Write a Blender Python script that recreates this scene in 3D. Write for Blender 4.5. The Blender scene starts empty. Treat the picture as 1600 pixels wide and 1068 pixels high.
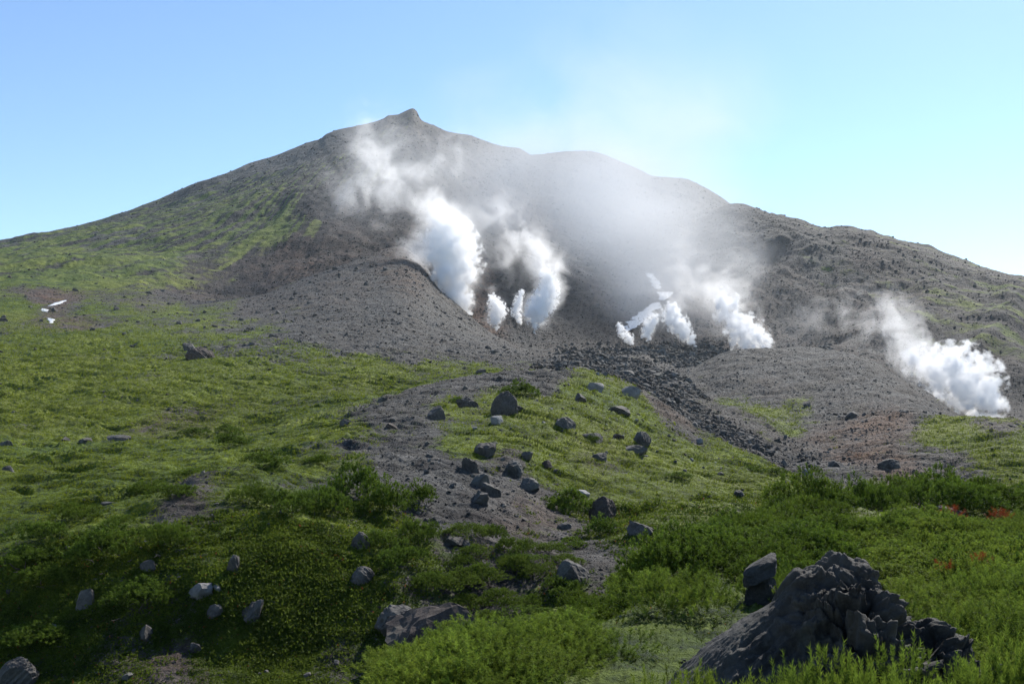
import bpy, math, random
import numpy as np
from mathutils import Vector

# ------------------------------------------------------------------ camera / world / sun / exposure
F = 1556.0                      # focal length in pixels of a 1600 px wide frame
PITCH = math.radians(4.26)
VH = 534.0 + F*math.tan(PITCH)  # row of the horizon
SUN_AZ, SUN_EL = math.radians(31), math.radians(40)      # right of the view direction (+Y), above the horizon
sc = bpy.context.scene
COL = sc.collection
cam_d = bpy.data.cameras.new('camera'); cam = bpy.data.objects.new('camera', cam_d); COL.objects.link(cam)
cam.location = (0, 0, 0); cam.rotation_euler = (math.pi/2+PITCH, 0, 0)
cam_d.sensor_width = 36; cam_d.lens = 36*F/1600; cam_d.clip_start = 0.1; cam_d.clip_end = 20000
sc.camera = cam
w = bpy.data.worlds.new('World'); sc.world = w; w.use_nodes = True
nt = w.node_tree; nt.nodes.clear()
sky = nt.nodes.new('ShaderNodeTexSky'); sky.sky_type = 'NISHITA'; sky.sun_disc = False
sky.sun_elevation = SUN_EL; sky.sun_rotation = SUN_AZ; sky.altitude = 1600
sky.air_density = 1.0; sky.dust_density = 0.3; sky.ozone_density = 2.1
bg = nt.nodes.new('ShaderNodeBackground'); bg.inputs['Strength'].default_value = 0.113
wo = nt.nodes.new('ShaderNodeOutputWorld')
hs = nt.nodes.new('ShaderNodeHueSaturation'); hs.inputs['Saturation'].default_value = 1.06
nt.links.new(sky.outputs[0], hs.inputs['Color']); nt.links.new(hs.outputs[0], bg.inputs[0]); nt.links.new(bg.outputs[0], wo.inputs[0])
sun_d = bpy.data.lights.new('sun', 'SUN'); sun_d.energy = 4.5; sun_d.angle = math.radians(0.5); sun_d.color = (1.0, 0.95, 0.87)
sun = bpy.data.objects.new('sun', sun_d); COL.objects.link(sun)
SUNV = Vector((math.sin(SUN_AZ)*math.cos(SUN_EL), math.cos(SUN_AZ)*math.cos(SUN_EL), math.sin(SUN_EL)))
sun.rotation_euler = (-SUNV).to_track_quat('-Z', 'Y').to_euler()
sc.view_settings.view_transform = 'Standard'; sc.view_settings.look = 'None'
sc.view_settings.exposure = 0.86; sc.view_settings.gamma = 1.0
sc.cycles.max_bounces = 16; sc.cycles.diffuse_bounces = 2; sc.cycles.transparent_max_bounces = 12
sc.cycles.volume_bounces = 10; sc.cycles.volume_step_rate = 1.0; sc.cycles.volume_max_steps = 256
sc.cycles.use_denoising = True

# ------------------------------------------------------------------ noise
def _hash(ix, iy, seed):
    h = (ix.astype(np.int64)*374761393 + iy.astype(np.int64)*668265263 + seed*974634777) & 0xffffffff
    h = ((h ^ (h >> 13))*1274126177) & 0xffffffff
    h = ((h ^ (h >> 16))*2246822519) & 0xffffffff
    return (h ^ (h >> 15)) & 0xffffffff
def gnoise(x, y, seed=0):
    x = np.asarray(x, float); y = np.asarray(y, float)
    ix = np.floor(x); iy = np.floor(y); fx = x-ix; fy = y-iy
    ux = fx*fx*fx*(fx*(fx*6-15)+10); uy = fy*fy*fy*(fy*(fy*6-15)+10)
    r = []
    for dy in (0, 1):
        for dx in (0, 1):
            a = _hash(ix+dx, iy+dy, seed)*(2*math.pi/4294967296.0)
            r.append(np.cos(a)*(fx-dx)+np.sin(a)*(fy-dy))
    a = r[0]+(r[1]-r[0])*ux; b = r[2]+(r[3]-r[2])*ux
    return (a+(b-a)*uy)*1.4
def fbm(x, y, seed=0, oct=5, gain=0.5):
    s = 0; a = 1; t = 0; x = np.asarray(x, float); y = np.asarray(y, float)
    for i in range(oct):
        s = s+a*gnoise(x, y, seed+i*17); t += a; a *= gain; x, y = x*1.93+y*0.31+5.3, y*1.93-x*0.31+1.7
    return s/t*1.5
def ridged(x, y, seed=0, oct=5, gain=0.55):
    s = 0; a = 1; t = 0; x = np.asarray(x, float); y = np.asarray(y, float)
    for i in range(oct):
        s = s+a*(1-2*np.abs(gnoise(x, y, seed+i*13))); t += a; a *= gain; x, y = x*2.03+3.1, y*2.03+7.7
    return s/t
def sm(a, b, x):
    t = np.clip((x-a)/(b-a), 0, 1); return t*t*(3-2*t)

def pchip(xs, ys, x):
    xs = np.asarray(xs, float); ys = np.asarray(ys, float); h = np.diff(xs); d = np.diff(ys)/h
    m = np.zeros(len(xs)); m[0] = d[0]; m[-1] = d[-1]
    for i in range(1, len(xs)-1):
        if d[i-1]*d[i] > 0:
            w1 = 2*h[i]+h[i-1]; w2 = h[i]+2*h[i-1]; m[i] = (w1+w2)/(w1/d[i-1]+w2/d[i])
    x = np.asarray(x, float); i = np.clip(np.searchsorted(xs, x)-1, 0, len(xs)-2)
    t = np.clip((x-xs[i])/h[i], 0, 1)
    return ((2*t**3-3*t*t+1)*ys[i]+(t**3-2*t*t+t)*h[i]*m[i]+(-2*t**3+3*t*t)*ys[i+1]+(t**3-t*t)*h[i]*m[i+1])

# ------------------------------------------------------------------ terrain: crest, valley and foot lines, near to far
# each line: (column, row, distance) along it; heights follow from the surveyed angles
CP, SP = math.cos(PITCH), math.sin(PITCH)
def lev(u, v):
    """frame column, row -> level column U (800+F*x/y) and slope z/y"""
    a = (u-800)/F; b = (534-v)/F; dy = CP-b*SP
    return 800+F*a/dy, (SP+b*CP)/dy
def px(x, y, z):
    dep = y*CP+z*SP
    return 800+F*x/dep, 534-F*(z*CP-y*SP)/dep
L = []
def flat(z, d): return [(u, VH-z/d*F, d) for u in (-900, 800, 2500)]
L.append([(-900, VH+3.2/1.2*F, 1.2), (400, VH+2.6/1.2*F, 1.2), (900, VH+1.75/1.2*F, 1.2), (2500, VH+1.6/1.2*F, 1.2)])
L.append([(-900, 2050, 4), (0, 1750, 4), (400, 1480, 4), (700, 1340, 4.2), (1000, 1285, 4.4), (1300, 1260, 4.4), (1600, 1235, 4.4), (2500, 1200, 4.4)])
L.append([(-900, 1420, 7), (0, 1280, 7.5), (400, 1180, 8), (600, 1085, 9), (700, 1042, 9.5), (860, 1005, 11), (960, 965, 13), (1050, 900, 17), (1150, 855, 22), (1250, 818, 28), (1400, 795, 34), (1600, 783, 38), (2500, 770, 40)])
L.append([(-900, 1300, 19), (0, 1200, 19), (400, 1190, 19), (560, 1120, 19), (640, 1072, 19), (740, 1052, 20), (860, 1025, 21), (960, 985, 22), (1050, 920, 25), (1150, 872, 31), (1250, 832, 38), (1400, 812, 46), (1600, 805, 50), (2500, 800, 50)])
L.append([(-900, 1100, 26), (0, 1068, 26), (400, 1065, 26), (560, 1050, 26), (640, 1035, 25), (740, 1015, 26), (860, 975, 27), (960, 925, 28), (1050, 865, 33), (1150, 838, 39), (1250, 815, 46), (1400, 812, 54), (1600, 808, 58), (2500, 800, 60)])
L.append([(-900, 950, 29), (0, 930, 29), (200, 890, 29.5), (400, 860, 30.5), (560, 850, 32), (700, 850, 34.5), (860, 855, 36), (960, 830, 38), (1050, 800, 43), (1150, 790, 50), (1250, 790, 58), (1400, 805, 62), (1600, 805, 66), (2500, 800, 70)])
L.append([(-900, 870, 32), (0, 838, 33), (200, 795, 35), (400, 762, 38.5), (560, 745, 43), (700, 735, 48), (800, 740, 50), (900, 745, 54), (1000, 750, 58), (1100, 760, 60), (1200, 770, 64), (1300, 785, 68), (1400, 800, 70), (1600, 805, 74), (2500, 800, 78)])
L.append([(-900, 740, 74), (0, 718, 75), (200, 705, 78), (400, 690, 82), (500, 660, 88), (600, 630, 100), (700, 599, 115), (800, 583, 130), (900, 580, 140), (950, 591, 145), (1000, 610, 145), (1060, 646, 135), (1100, 682, 120), (1180, 716, 100), (1250, 752, 85), (1300, 772, 80), (1400, 795, 80), (1600, 800, 84), (2500, 800, 90)])
L.append([(-900, 680, 108), (0, 674, 108), (200, 668, 108), (400, 664, 110), (500, 640, 112), (600, 620, 124), (700, 596, 140), (800, 584, 158), (900, 586, 172), (1000, 618, 166), (1060, 654, 152), (1100, 690, 134), (1180, 724, 118), (1250, 758, 104), (1300, 762, 104), (1400, 770, 104), (1600, 775, 106), (2500, 780, 110)])
L.append([(-900, 600, 150), (0, 600, 150), (200, 590, 150), (400, 588, 152), (500, 592, 154), (600, 591, 158), (700, 584, 168), (800, 573, 188), (900, 572, 215), (1000, 590, 218), (1060, 618, 205), (1100, 642, 190), (1180, 682, 168), (1250, 712, 152), (1300, 712, 144), (1400, 708, 138), (1500, 703, 132), (1600, 700, 128), (2500, 700, 130)])
L.append([(-900, 550, 205), (0, 545, 205), (200, 545, 205), (400, 547, 205), (600, 552, 208), (700, 558, 218), (800, 562, 238), (900, 566, 255), (1000, 580, 268), (1060, 600, 262), (1100, 620, 245), (1150, 632, 232), (1200, 641, 222), (1300, 648, 206), (1400, 642, 192), (1500, 652, 182), (1600, 660, 172), (2500, 700, 165)])
L.append([(-900, 505, 310), (0, 500, 305), (200, 505, 292), (400, 505, 284), (600, 505, 278), (700, 525, 278), (800, 548, 284), (850, 561, 290), (900, 561, 302), (1000, 562, 325), (1050, 576, 325), (1080, 573, 318), (1130, 552, 312), (1160, 546, 312), (1240, 543, 312), (1320, 550, 302), (1350, 558, 296), (1400, 590, 280), (1450, 617, 262), (1500, 650, 240), (1550, 666, 225), (1600, 672, 215), (2500, 720, 210)])
L.append([(-900, 465, 440), (0, 455, 430), (200, 458, 430), (300, 470, 425), (400, 463, 425), (500, 425, 460), (560, 405, 480), (625, 388, 500), (650, 400, 492), (690, 450, 465), (740, 500, 430), (790, 532, 390), (850, 560, 345), (900, 556, 365), (1000, 553, 400), (1060, 575, 370), (1130, 572, 365), (1240, 568, 362), (1320, 578, 352), (1400, 612, 330), (1500, 662, 290), (1600, 680, 270), (2500, 740, 270)])
L.append([(-900, 455, 500), (0, 440, 490), (200, 447, 485), (300, 464, 478), (400, 474, 470), (500, 447, 540), (560, 428, 570), (630, 412, 590), (700, 486, 520), (740, 516, 480), (790, 540, 435), (850, 553, 405), (900, 549, 430), (1000, 546, 480), (1100, 548, 520), (1200, 553, 520), (1320, 562, 495), (1400, 602, 440), (1450, 628, 410), (1500, 657, 370), (1540, 662, 355), (1600, 668, 340), (2500, 700, 330)])
L.append([(-900, 450, 700), (0, 412, 650), (200, 398, 660), (300, 402, 670), (400, 388, 690), (500, 368, 705), (630, 350, 725), (700, 380, 690), (800, 440, 640), (850, 462, 620), (900, 458, 630), (1000, 440, 680), (1100, 455, 690), (1200, 442, 670), (1300, 446, 620), (1400, 470, 570), (1500, 500, 520), (1600, 525, 490), (2500, 660, 470)])
L.append([(-900, 460, 850), (0, 394, 850), (200, 356, 860), (400, 316, 880), (500, 288, 890), (630, 268, 905), (700, 290, 880), (800, 345, 860), (850, 372, 850), (900, 375, 857), (1000, 355, 870), (1090, 343, 864), (1145, 319, 860), (1200, 328, 834), (1240, 338, 815), (1300, 361, 780), (1330, 361, 765), (1400, 380, 730), (1480, 409, 690), (1540, 425, 665), (1600, 442, 640), (1750, 490, 610), (2500, 640, 580)])
L.append([(-900, 470, 1000), (0, 388, 1000), (200, 346, 1020), (400, 290, 1040), (500, 258, 1057), (630, 230, 1080), (700, 250, 1067), (800, 290, 1049), (850, 300, 1040), (900, 298, 1040), (1000, 310, 1040), (1090, 330, 1040), (1145, 345, 1040), (1200, 355, 1008), (1300, 390, 950), (1400, 410, 890), (1600, 470, 800), (2500, 660, 740)])
L.append([(-900, 480, 1125), (-300, 430, 1125), (0, 377, 1125), (60, 366, 1132), (150, 345, 1155), (230, 318, 1177), (280, 297, 1200), (310, 285, 1207), (350, 272, 1230), (392, 255, 1260), (430, 243, 1275), (480, 224, 1305), (500, 218, 1312), (511, 209, 1316), (530, 202, 1320), (555, 197, 1327), (575, 193, 1331), (600, 185, 1338), (606, 181, 1342), (620, 180, 1346), (634, 174, 1350), (645, 170, 1350), (651, 174, 1350), (658, 187, 1350), (680, 196, 1350), (700, 205, 1350), (735, 211, 1350), (760, 221, 1350), (790, 230, 1342), (810, 232, 1342), (832, 242, 1335), (850, 241, 1335), (880, 237, 1327), (915, 236, 1320), (940, 240, 1312), (970, 252, 1305), (1000, 265, 1290), (1020, 275, 1282), (1045, 278, 1275), (1070, 280, 1267), (1100, 292, 1260), (1145, 322, 1245), (1200, 365, 1215), (1300, 410, 1170), (1600, 500, 1125), (2500, 700, 1050)])
L.append([(-900, 560, 1444), (0, 450, 1482), (400, 360, 1558), (645, 300, 1634), (900, 300, 1634), (1200, 420, 1558), (1600, 560, 1444), (2500, 720, 1368)])
L.append([(u, 680, 3200) for u in (-900, 800, 2500)])
L.append([(u, 664, 9000) for u in (-900, 800, 2500)])
K = len(L)
US = np.concatenate([np.linspace(-800, -70, 90, endpoint=False), np.linspace(-70, 1670, 1160, endpoint=False), np.linspace(1670, 2400, 91)])
NU = len(US)
kt = np.zeros((K, NU)); kd = np.zeros((K, NU))
for k, pts in enumerate(L):
    P = [lev(u, v)+(d,) for u, v, d in pts]
    P = np.array(sorted(P)); uu = P[:, 0]
    kt[k] = pchip(uu, P[:, 1], np.clip(US, uu[0], uu[-1])); kd[k] = np.log(pchip(uu, P[:, 2], np.clip(US, uu[0], uu[-1])))
for k in range(1, K): kd[k] = np.maximum(kd[k], kd[k-1]+0.02)
NROW = [10, 40, 90, 26, 70, 120, 210, 30, 90, 70, 60, 70, 60, 30, 90, 80, 60, 70, 10, 6, 6][:K-1]
S = np.concatenate([k+np.arange(n)/n for k, n in enumerate(NROW)]+[[K-1.0]]); NS = len(S)
def rows(kn):
    """hermite through the knots of every column at once, at parameter S (limited slopes: no overshoot)"""
    d = np.diff(kn, axis=0); m = np.zeros_like(kn); m[0] = d[0]; m[-1] = d[-1]
    a, b = d[:-1], d[1:]; ok = a*b > 0
    with np.errstate(divide='ignore', invalid='ignore'): m[1:-1] = np.where(ok, 2*a*b/(a+b), 0)
    i = np.minimum(S.astype(int), K-2); t = (S-i)[:, None]
    return (2*t**3-3*t*t+1)*kn[i]+(t**3-2*t*t+t)*m[i]+(-2*t**3+3*t*t)*kn[i+1]+(t**3-t*t)*m[i+1]
LD = rows(kd); T = rows(kt)
D = np.exp(LD); X = (US[None, :]-800)/F*D; Y = D; Z = T*D
SS = np.repeat(S[:, None], NU, 1); UU = np.repeat(US[None, :], NS, 0)
# relief
xs0, ys0 = (645-800)/F*1350, 1350.0
xc0 = xs0+120*sm(640, 300, UU)
ang = np.arctan2(X-xc0, ys0-Y); rad = np.hypot(X-xc0, Y-ys0)+1
mt = sm(12.2, 13.6, SS)                                   # the far mountain
edge = 1-0.75*np.exp(-((SS-17)/0.35)**2)-0.6*np.exp(-((SS-15)/0.3)**2)*(UU > 1090)
gul = ridged(ang*7, rad/900, 11, 3)+0.35*ridged(ang*19, rad/500, 12, 3)
h = mt*edge*(gul*3*sm(60, 500, rad)*sm(13.3, 14.8, SS)+fbm(X/90, Y/110, 21, 7, 0.55)*8+fbm(X/14, Y/20, 23, 3, .6)*1.5)
rightm = mt*sm(1080, 1250, UU)*sm(18, 15.5, SS)
h += rightm*edge*(fbm(X/90+Y/300, Y/150, 5, 4)*4+(ridged((.78*X-.62*Y)/75, (.62*X+.78*Y)/420, 6, 3, .45)-.4)*11+fbm(X/18, Y/30, 9, 4, 0.6)*.6)
G0 = np.clip(1-sm(560, 700, UU)*(1-sm(720, 820, UU))*(SS<7.2)-sm(10,11,SS), 0, 1)
mid = sm(9.5, 11, SS)*(1-sm(13, 14.5, SS))
h += mid*(fbm(X/40, Y/55, 31, 5)*1.6+fbm(X/5, Y/7, 33, 4, 0.6)*0.35)
low = sm(5.4, 6.5, SS)*(1-sm(10.5, 12, SS))
terr = ridged(X/11, Y/4.2+X/13+fbm(X/9, Y/9, 47, 2)*.9, 43, 3, 0.55)
h += low*(fbm(X/14, Y/16, 41, 3)*0.5*sm(6, 7.5, SS)+(terr-.4)*0.95*(.35+.65*G0)+fbm(X/2.4, Y/2.1, 44, 2, 0.5)*0.14)
near = 1-sm(5.8, 7.2, SS)
h += near*(fbm(X/2.2, Y/2.2, 51, 4, 0.5)*0.22*sm(2, 30, D)+fbm(X/0.6, Y/0.6, 53, 4, 0.6)*0.07+fbm(X/7, Y/6, 57, 2)*0.5*sm(14, 30, D))
Z = Z+h
print('terrain', NS, NU, NS*NU)

def grid_at(A, U, s):
    fi = np.interp(U, US, np.arange(NU)); fj = np.interp(s, S, np.arange(NS))
    i = np.minimum(fi.astype(int), NU-2); j = np.minimum(fj.astype(int), NS-2); a = fi-i; b = fj-j
    return (A[j, i]*(1-a)+A[j, i+1]*a)*(1-b)+(A[j+1, i]*(1-a)+A[j+1, i+1]*a)*b
VV = px(X, Y, Z)[1]
VMIN = np.minimum.accumulate(VV, axis=0)                  # running highest row seen so far: what is in view
def hit(u, v):
    """first ground point seen in direction (u, v): x, y, z, U, s"""
    U = 800+(u-800)/(CP-(534-v)/F*SP); i = int(np.clip(np.interp(U, US, np.arange(NU)), 0, NU-2))
    c = VV[:, i]; ok = np.nonzero((c[:-1] >= v) & (c[1:] < v))[0]
    j = ok[0] if len(ok) else NS-60
    t = (c[j]-v)/(c[j]-c[j+1]+1e-9); s = S[j]+(S[j+1]-S[j])*t
    g = lambda A: float(grid_at(A, np.array([U]), np.array([s]))[0])
    return g(X), g(Y), g(Z), U, float(s)
def s_of(x, y):
    """surface parameter below a world point"""
    U = 800+F*x/y; i = int(np.clip(np.interp(U, US, np.arange(NU)), 0, NU-1))
    return U, float(np.interp(y, D[:, i], S))
def ground(x, y):
    U, s = s_of(x, y); return float(grid_at(Z, np.array([U]), np.array([s]))[0])

# ------------------------------------------------------------------ what grows or lies where: (column, row, green, rust, tone)
CV = [(30,390,.45,0,.5),(100,400,.5,0,.5),(200,370,.35,0,.5),(300,320,.35,0,.4),(380,285,.2,0,.4),(300,298,.05,0,.4),(450,245,0,0,.8),(385,262,0,0,1),(410,262,0,0,.9),(350,350,.4,0,.4),(250,400,.5,0,.4),(150,440,.7,0,.5),(50,440,.75,0,.5),(400,330,.35,0,.3),
(430,362,.5,0,.3),(380,380,.4,0,.3),(330,400,.25,.1,.2),(500,320,.02,.2,.25),(450,400,0,.8,.1),(400,420,0,.5,.1),(550,400,0,.6,.05),(550,350,0,.5,.1),(600,370,0,.5,.1),(330,430,.15,.4,.2),(250,450,.42,.1,.4),(200,470,.45,.2,.4),(150,480,.65,0,.5),(20,480,.85,0,.5),(80,468,.25,.7,.5),(95,500,.4,.5,.5),(350,458,.02,.2,.1),(280,455,.2,.3,.4),
(430,475,.12,.1,.5),(550,430,0,.1,.5),(630,410,.02,.35,.5),(600,480,0,0,.5),(700,500,0,0,.5),(500,520,.12,0,.5),(300,500,.58,0,.5),(400,515,.46,0,.5),(200,530,.75,0,.5),(100,530,.8,0,.5),(430,555,.52,0,.5),(600,530,.05,0,.5),(640,560,.2,0,.5),(750,550,0,0,.45),(820,560,0,0,.4),(750,440,0,.9,.5),(745,470,0,1,.6),(755,490,0,.7,.6),(800,430,0,.1,.2),(800,470,0,.2,.2),(780,400,0,.1,.2),(850,510,.03,.1,.7),(820,530,0,0,.5),(900,540,0,.1,.3),(880,480,0,.2,.4),(900,420,0,.2,.4),(950,500,0,.3,.4),(950,565,0,0,.1),(1050,565,0,0,.15),(900,570,0,0,.15),
(100,600,.92,0,.5),(300,600,.88,0,.5),(200,640,.85,0,.5),(310,662,.55,.6,.5),(250,664,.6,.5,.5),(380,655,.75,.2,.5),(450,600,.8,0,.5),(500,640,.9,0,.5),(580,570,.75,0,.5),(560,605,.7,.3,.5),(680,570,.6,0,.5),(620,612,.9,0,.5),(700,585,.6,0,.5),(100,720,1,0,.5),(300,720,1,0,.5),(430,700,.95,0,.5),(550,622,.85,0,.5),(60,780,1,0,.5),(180,770,1,0,.5),
(600,645,.24,0,.5),(650,618,.08,0,.5),(720,605,.05,0,.5),(800,588,.05,0,.5),(850,587,.1,0,.5),(560,680,.5,0,.5),(500,680,.75,0,.5),(560,720,.5,0,.5),(650,700,.2,0,.5),(610,720,.3,0,.5),(700,740,.03,0,.5),(750,790,.18,.1,.4),(700,810,.3,0,.4),(830,790,.26,.5,.5),(800,830,.36,.3,.4),(860,870,.38,.1,.4),(800,880,.38,0,.4),(730,880,.4,0,.4),(800,940,.3,0,.4),(700,650,.5,0,.6),(665,665,.3,0,.5),
(710,632,.9,0,.5),(720,680,.8,0,.5),(800,640,1,0,.5),(900,630,.95,0,.5),(950,620,.85,0,.6),(1000,650,.85,0,.6),(850,700,.85,0,.5),(800,740,.3,.1,.5),(950,700,.7,.2,.5),(1050,690,.75,.1,.5),(900,760,.9,0,.5),(1000,760,.95,0,.6),(1100,740,.92,0,.6),(1200,770,.9,0,.5),(1150,728,.85,0,.6),(870,720,.6,0,.5),(920,720,.55,.4,.5),(1050,715,.9,0,.6),
(1000,590,0,0,.1),(1080,610,0,.1,.15),(1045,640,0,.3,.3),(1100,660,0,0,.2),(1180,690,0,0,.2),(1250,725,.1,0,.3),(1150,570,0,0,.55),(1250,580,0,0,.6),(1350,600,0,0,.6),(1250,555,0,0,.6),(1130,600,0,0,.5),(1200,610,.05,.1,.5),(1300,640,.05,0,.5),(1450,640,0,0,.4),(1150,628,.5,0,.5),(1195,640,.75,0,.6),(1250,642,.6,0,.5),(1230,665,.6,0,.5),(1180,660,.3,.1,.4),(1220,690,.2,.1,.4),
(1350,670,.12,.75,.5),(1400,660,.15,.7,.5),(1300,690,.25,.6,.4),(1400,720,.12,.6,.5),(1330,710,.2,.7,.5),(1500,680,.85,0,.4),(1580,700,.95,0,.4),(1470,665,.75,0,.5),(1455,712,.3,.1,.5),(1550,662,.4,.2,.5),(1320,740,.3,0,.4),
(1200,360,.02,0,.15),(1300,400,.12,0,.18),(1350,400,.05,.4,.15),(1400,450,.12,.4,.2),(1350,500,0,.4,.3),(1500,470,.22,.2,.35),(1580,540,.25,.3,.4),(1550,500,.2,.1,.3),(1450,410,.12,.2,.3),(1250,480,0,.3,.2),(1180,500,0,.3,.4),(1590,600,.05,.1,.3),(1500,560,.05,.1,.2),
(650,250,.02,0,.3),(560,260,.12,.1,.4),(750,300,0,.4,.5),(850,330,0,.5,.5),(950,300,0,.2,.4),(1050,330,0,.2,.4),(1050,450,0,.3,.4),
(100,900,.75,0,.4),(250,860,.75,0,.4),(400,900,.95,0,.4),(60,950,.7,.1,.4),(20,970,.6,.1,.4),(250,1000,.75,.1,.4),(255,1030,.3,.6,.7),(450,1000,.95,0,.5),(480,930,.95,0,.6),(290,775,.35,.2,.5),(360,790,.5,.1,.5),(200,800,.8,0,.4),(350,850,.95,0,.4),(50,1030,.7,0,.4),(550,900,.8,0,.4),(600,850,.65,0,.4),(650,900,.6,0,.4),(520,1040,.4,0,.4),(1400,900,.6,.2,.4),(1000,1040,.9,0,.6),(1100,980,.9,0,.6),(1200,820,.9,0,.5),(1050,900,.8,0,.5),(900,1020,.9,0,.5)]
cv = np.array([[*(lambda h_: (h_[3], h_[4]))(hit(u, v)), a, b, c] for u, v, a, b, c in CV])
extra = [(u, s, .85, .1, .4) for u in (-600, 0, 600, 1200, 2000) for s in (0, 1, 2)]+[(u, s, .3, 0, .4) for u in (-600, 2200) for s in (4, 6, 8, 10, 12, 14, 16)]+[(u, s, .05, .1, .4) for u in (0, 500, 1000, 1500) for s in (18, 20)]
cv = np.vstack([cv, np.array(extra, float)])
gu = np.linspace(US[0], US[-1], 400); gs = np.linspace(0, K-1, 260)
GU, GS = np.meshgrid(gu, gs)
du = (GU.ravel()[:, None]-cv[:, 0][None])/60; ds = (GS.ravel()[:, None]-cv[:, 1][None])/0.4
wt = 1/(du*du+ds*ds+0.02)**1.8; wt /= wt.sum(1, keepdims=True)
COV = [(wt@cv[:, c]).reshape(GU.shape) for c in (2, 3, 4)]
def cov(c, U, s):
    fi = np.interp(U, gu, np.arange(400)); fj = np.interp(s, gs, np.arange(260))
    i = np.minimum(fi.astype(int), 398); j = np.minimum(fj.astype(int), 258); a = fi-i; b = fj-j; A = COV[c]
    return (A[j, i]*(1-a)+A[j, i+1]*a)*(1-b)+(A[j+1, i]*(1-a)+A[j+1, i+1]*a)*b
G = cov(0, UU, SS); RU = cov(1, UU, SS); TO = cov(2, UU, SS)
TO = TO+mt*(-.26+fbm(ang*24, rad/300, 81, 5, .6)*.45+fbm(X/60, Y/90, 83, 5, .6)*.25)
# streaks down the fall line of the mountain, patchy edges elsewhere
G = G+mt*((ridged(ang*30, rad/500, 71, 4)-.3)*0.50+fbm(ang*70, rad/260, 72, 3)*0.45)*(G > .06)
G = G+(1-mt)*(1-low*0.3)*fbm(X/(3+D*0.03), Y/(3+D*0.04), 75, 4, .6)*0.34
G = G+mt*.09*sm(.12, .3, G)*sm(650, 450, UU); G = np.clip(G, 0, 1); TO = np.clip(TO, 0, 1)

# ------------------------------------------------------------------ materials
def mat(name):
    m = bpy.data.materials.new(name); m.use_nodes = True; m.node_tree.nodes.clear(); return m, m.node_tree.nodes, m.node_tree.links
class N:
    """small helper to write node graphs"""
    def __init__(s, name): s.m, s.n, s.l = mat(name); s.out = s.n.new('ShaderNodeOutputMaterial')
    def add(s, t, ins=None, **kw):
        nd = s.n.new(t)
        for k, v in kw.items(): setattr(nd, k, v)
        for k, v in (ins or {}).items():
            if hasattr(v, 'links'): s.l.new(v, nd.inputs[k])
            else: nd.inputs[k].default_value = v
        return nd
    def noise(s, vec, scale, detail=4, rough=.55, dist=0):
        return s.add('ShaderNodeTexNoise', {'Vector': vec, 'Scale': scale, 'Detail': detail, 'Roughness': rough, 'Distortion': dist}).outputs['Fac']
    def math(s, op, a, b=0.0, c=0.0, clamp=False):
        nd = s.n.new('ShaderNodeMath'); nd.operation = op; nd.use_clamp = clamp
        for i, v in enumerate((a, b, c)):
            if hasattr(v, 'links'): s.l.new(v, nd.inputs[i])
            else: nd.inputs[i].default_value = v
        return nd.outputs[0]
    def rng(s, v, a, b, c=0.0, d=1.0):
        return s.add('ShaderNodeMapRange', {'Value': v, 'From Min': a, 'From Max': b, 'To Min': c, 'To Max': d}).outputs[0]
    def mix(s, f, a, b):
        nd = s.n.new('ShaderNodeMix'); nd.data_type = 'RGBA'
        for i, v in ((0, f), (6, a), (7, b)):
            if hasattr(v, 'links'): s.l.new(v, nd.inputs[i])
            else: nd.inputs[i].default_value = v if i == 0 else (*v, 1)
        return nd.outputs[2]
    def attr(s, name): return s.add('ShaderNodeAttribute', attribute_name=name).outputs['Fac']
    def pos(s): return s.add('ShaderNodeNewGeometry').outputs['Position']
    def scaled(s, v, sc_):
        nd = s.add('ShaderNodeMapping', {'Vector': v}); nd.inputs['Scale'].default_value = sc_; return nd.outputs[0]
    def bump(s, h, strength, dist): return s.add('ShaderNodeBump', {'Height': h, 'Strength': strength, 'Distance': dist}).outputs[0]

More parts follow.
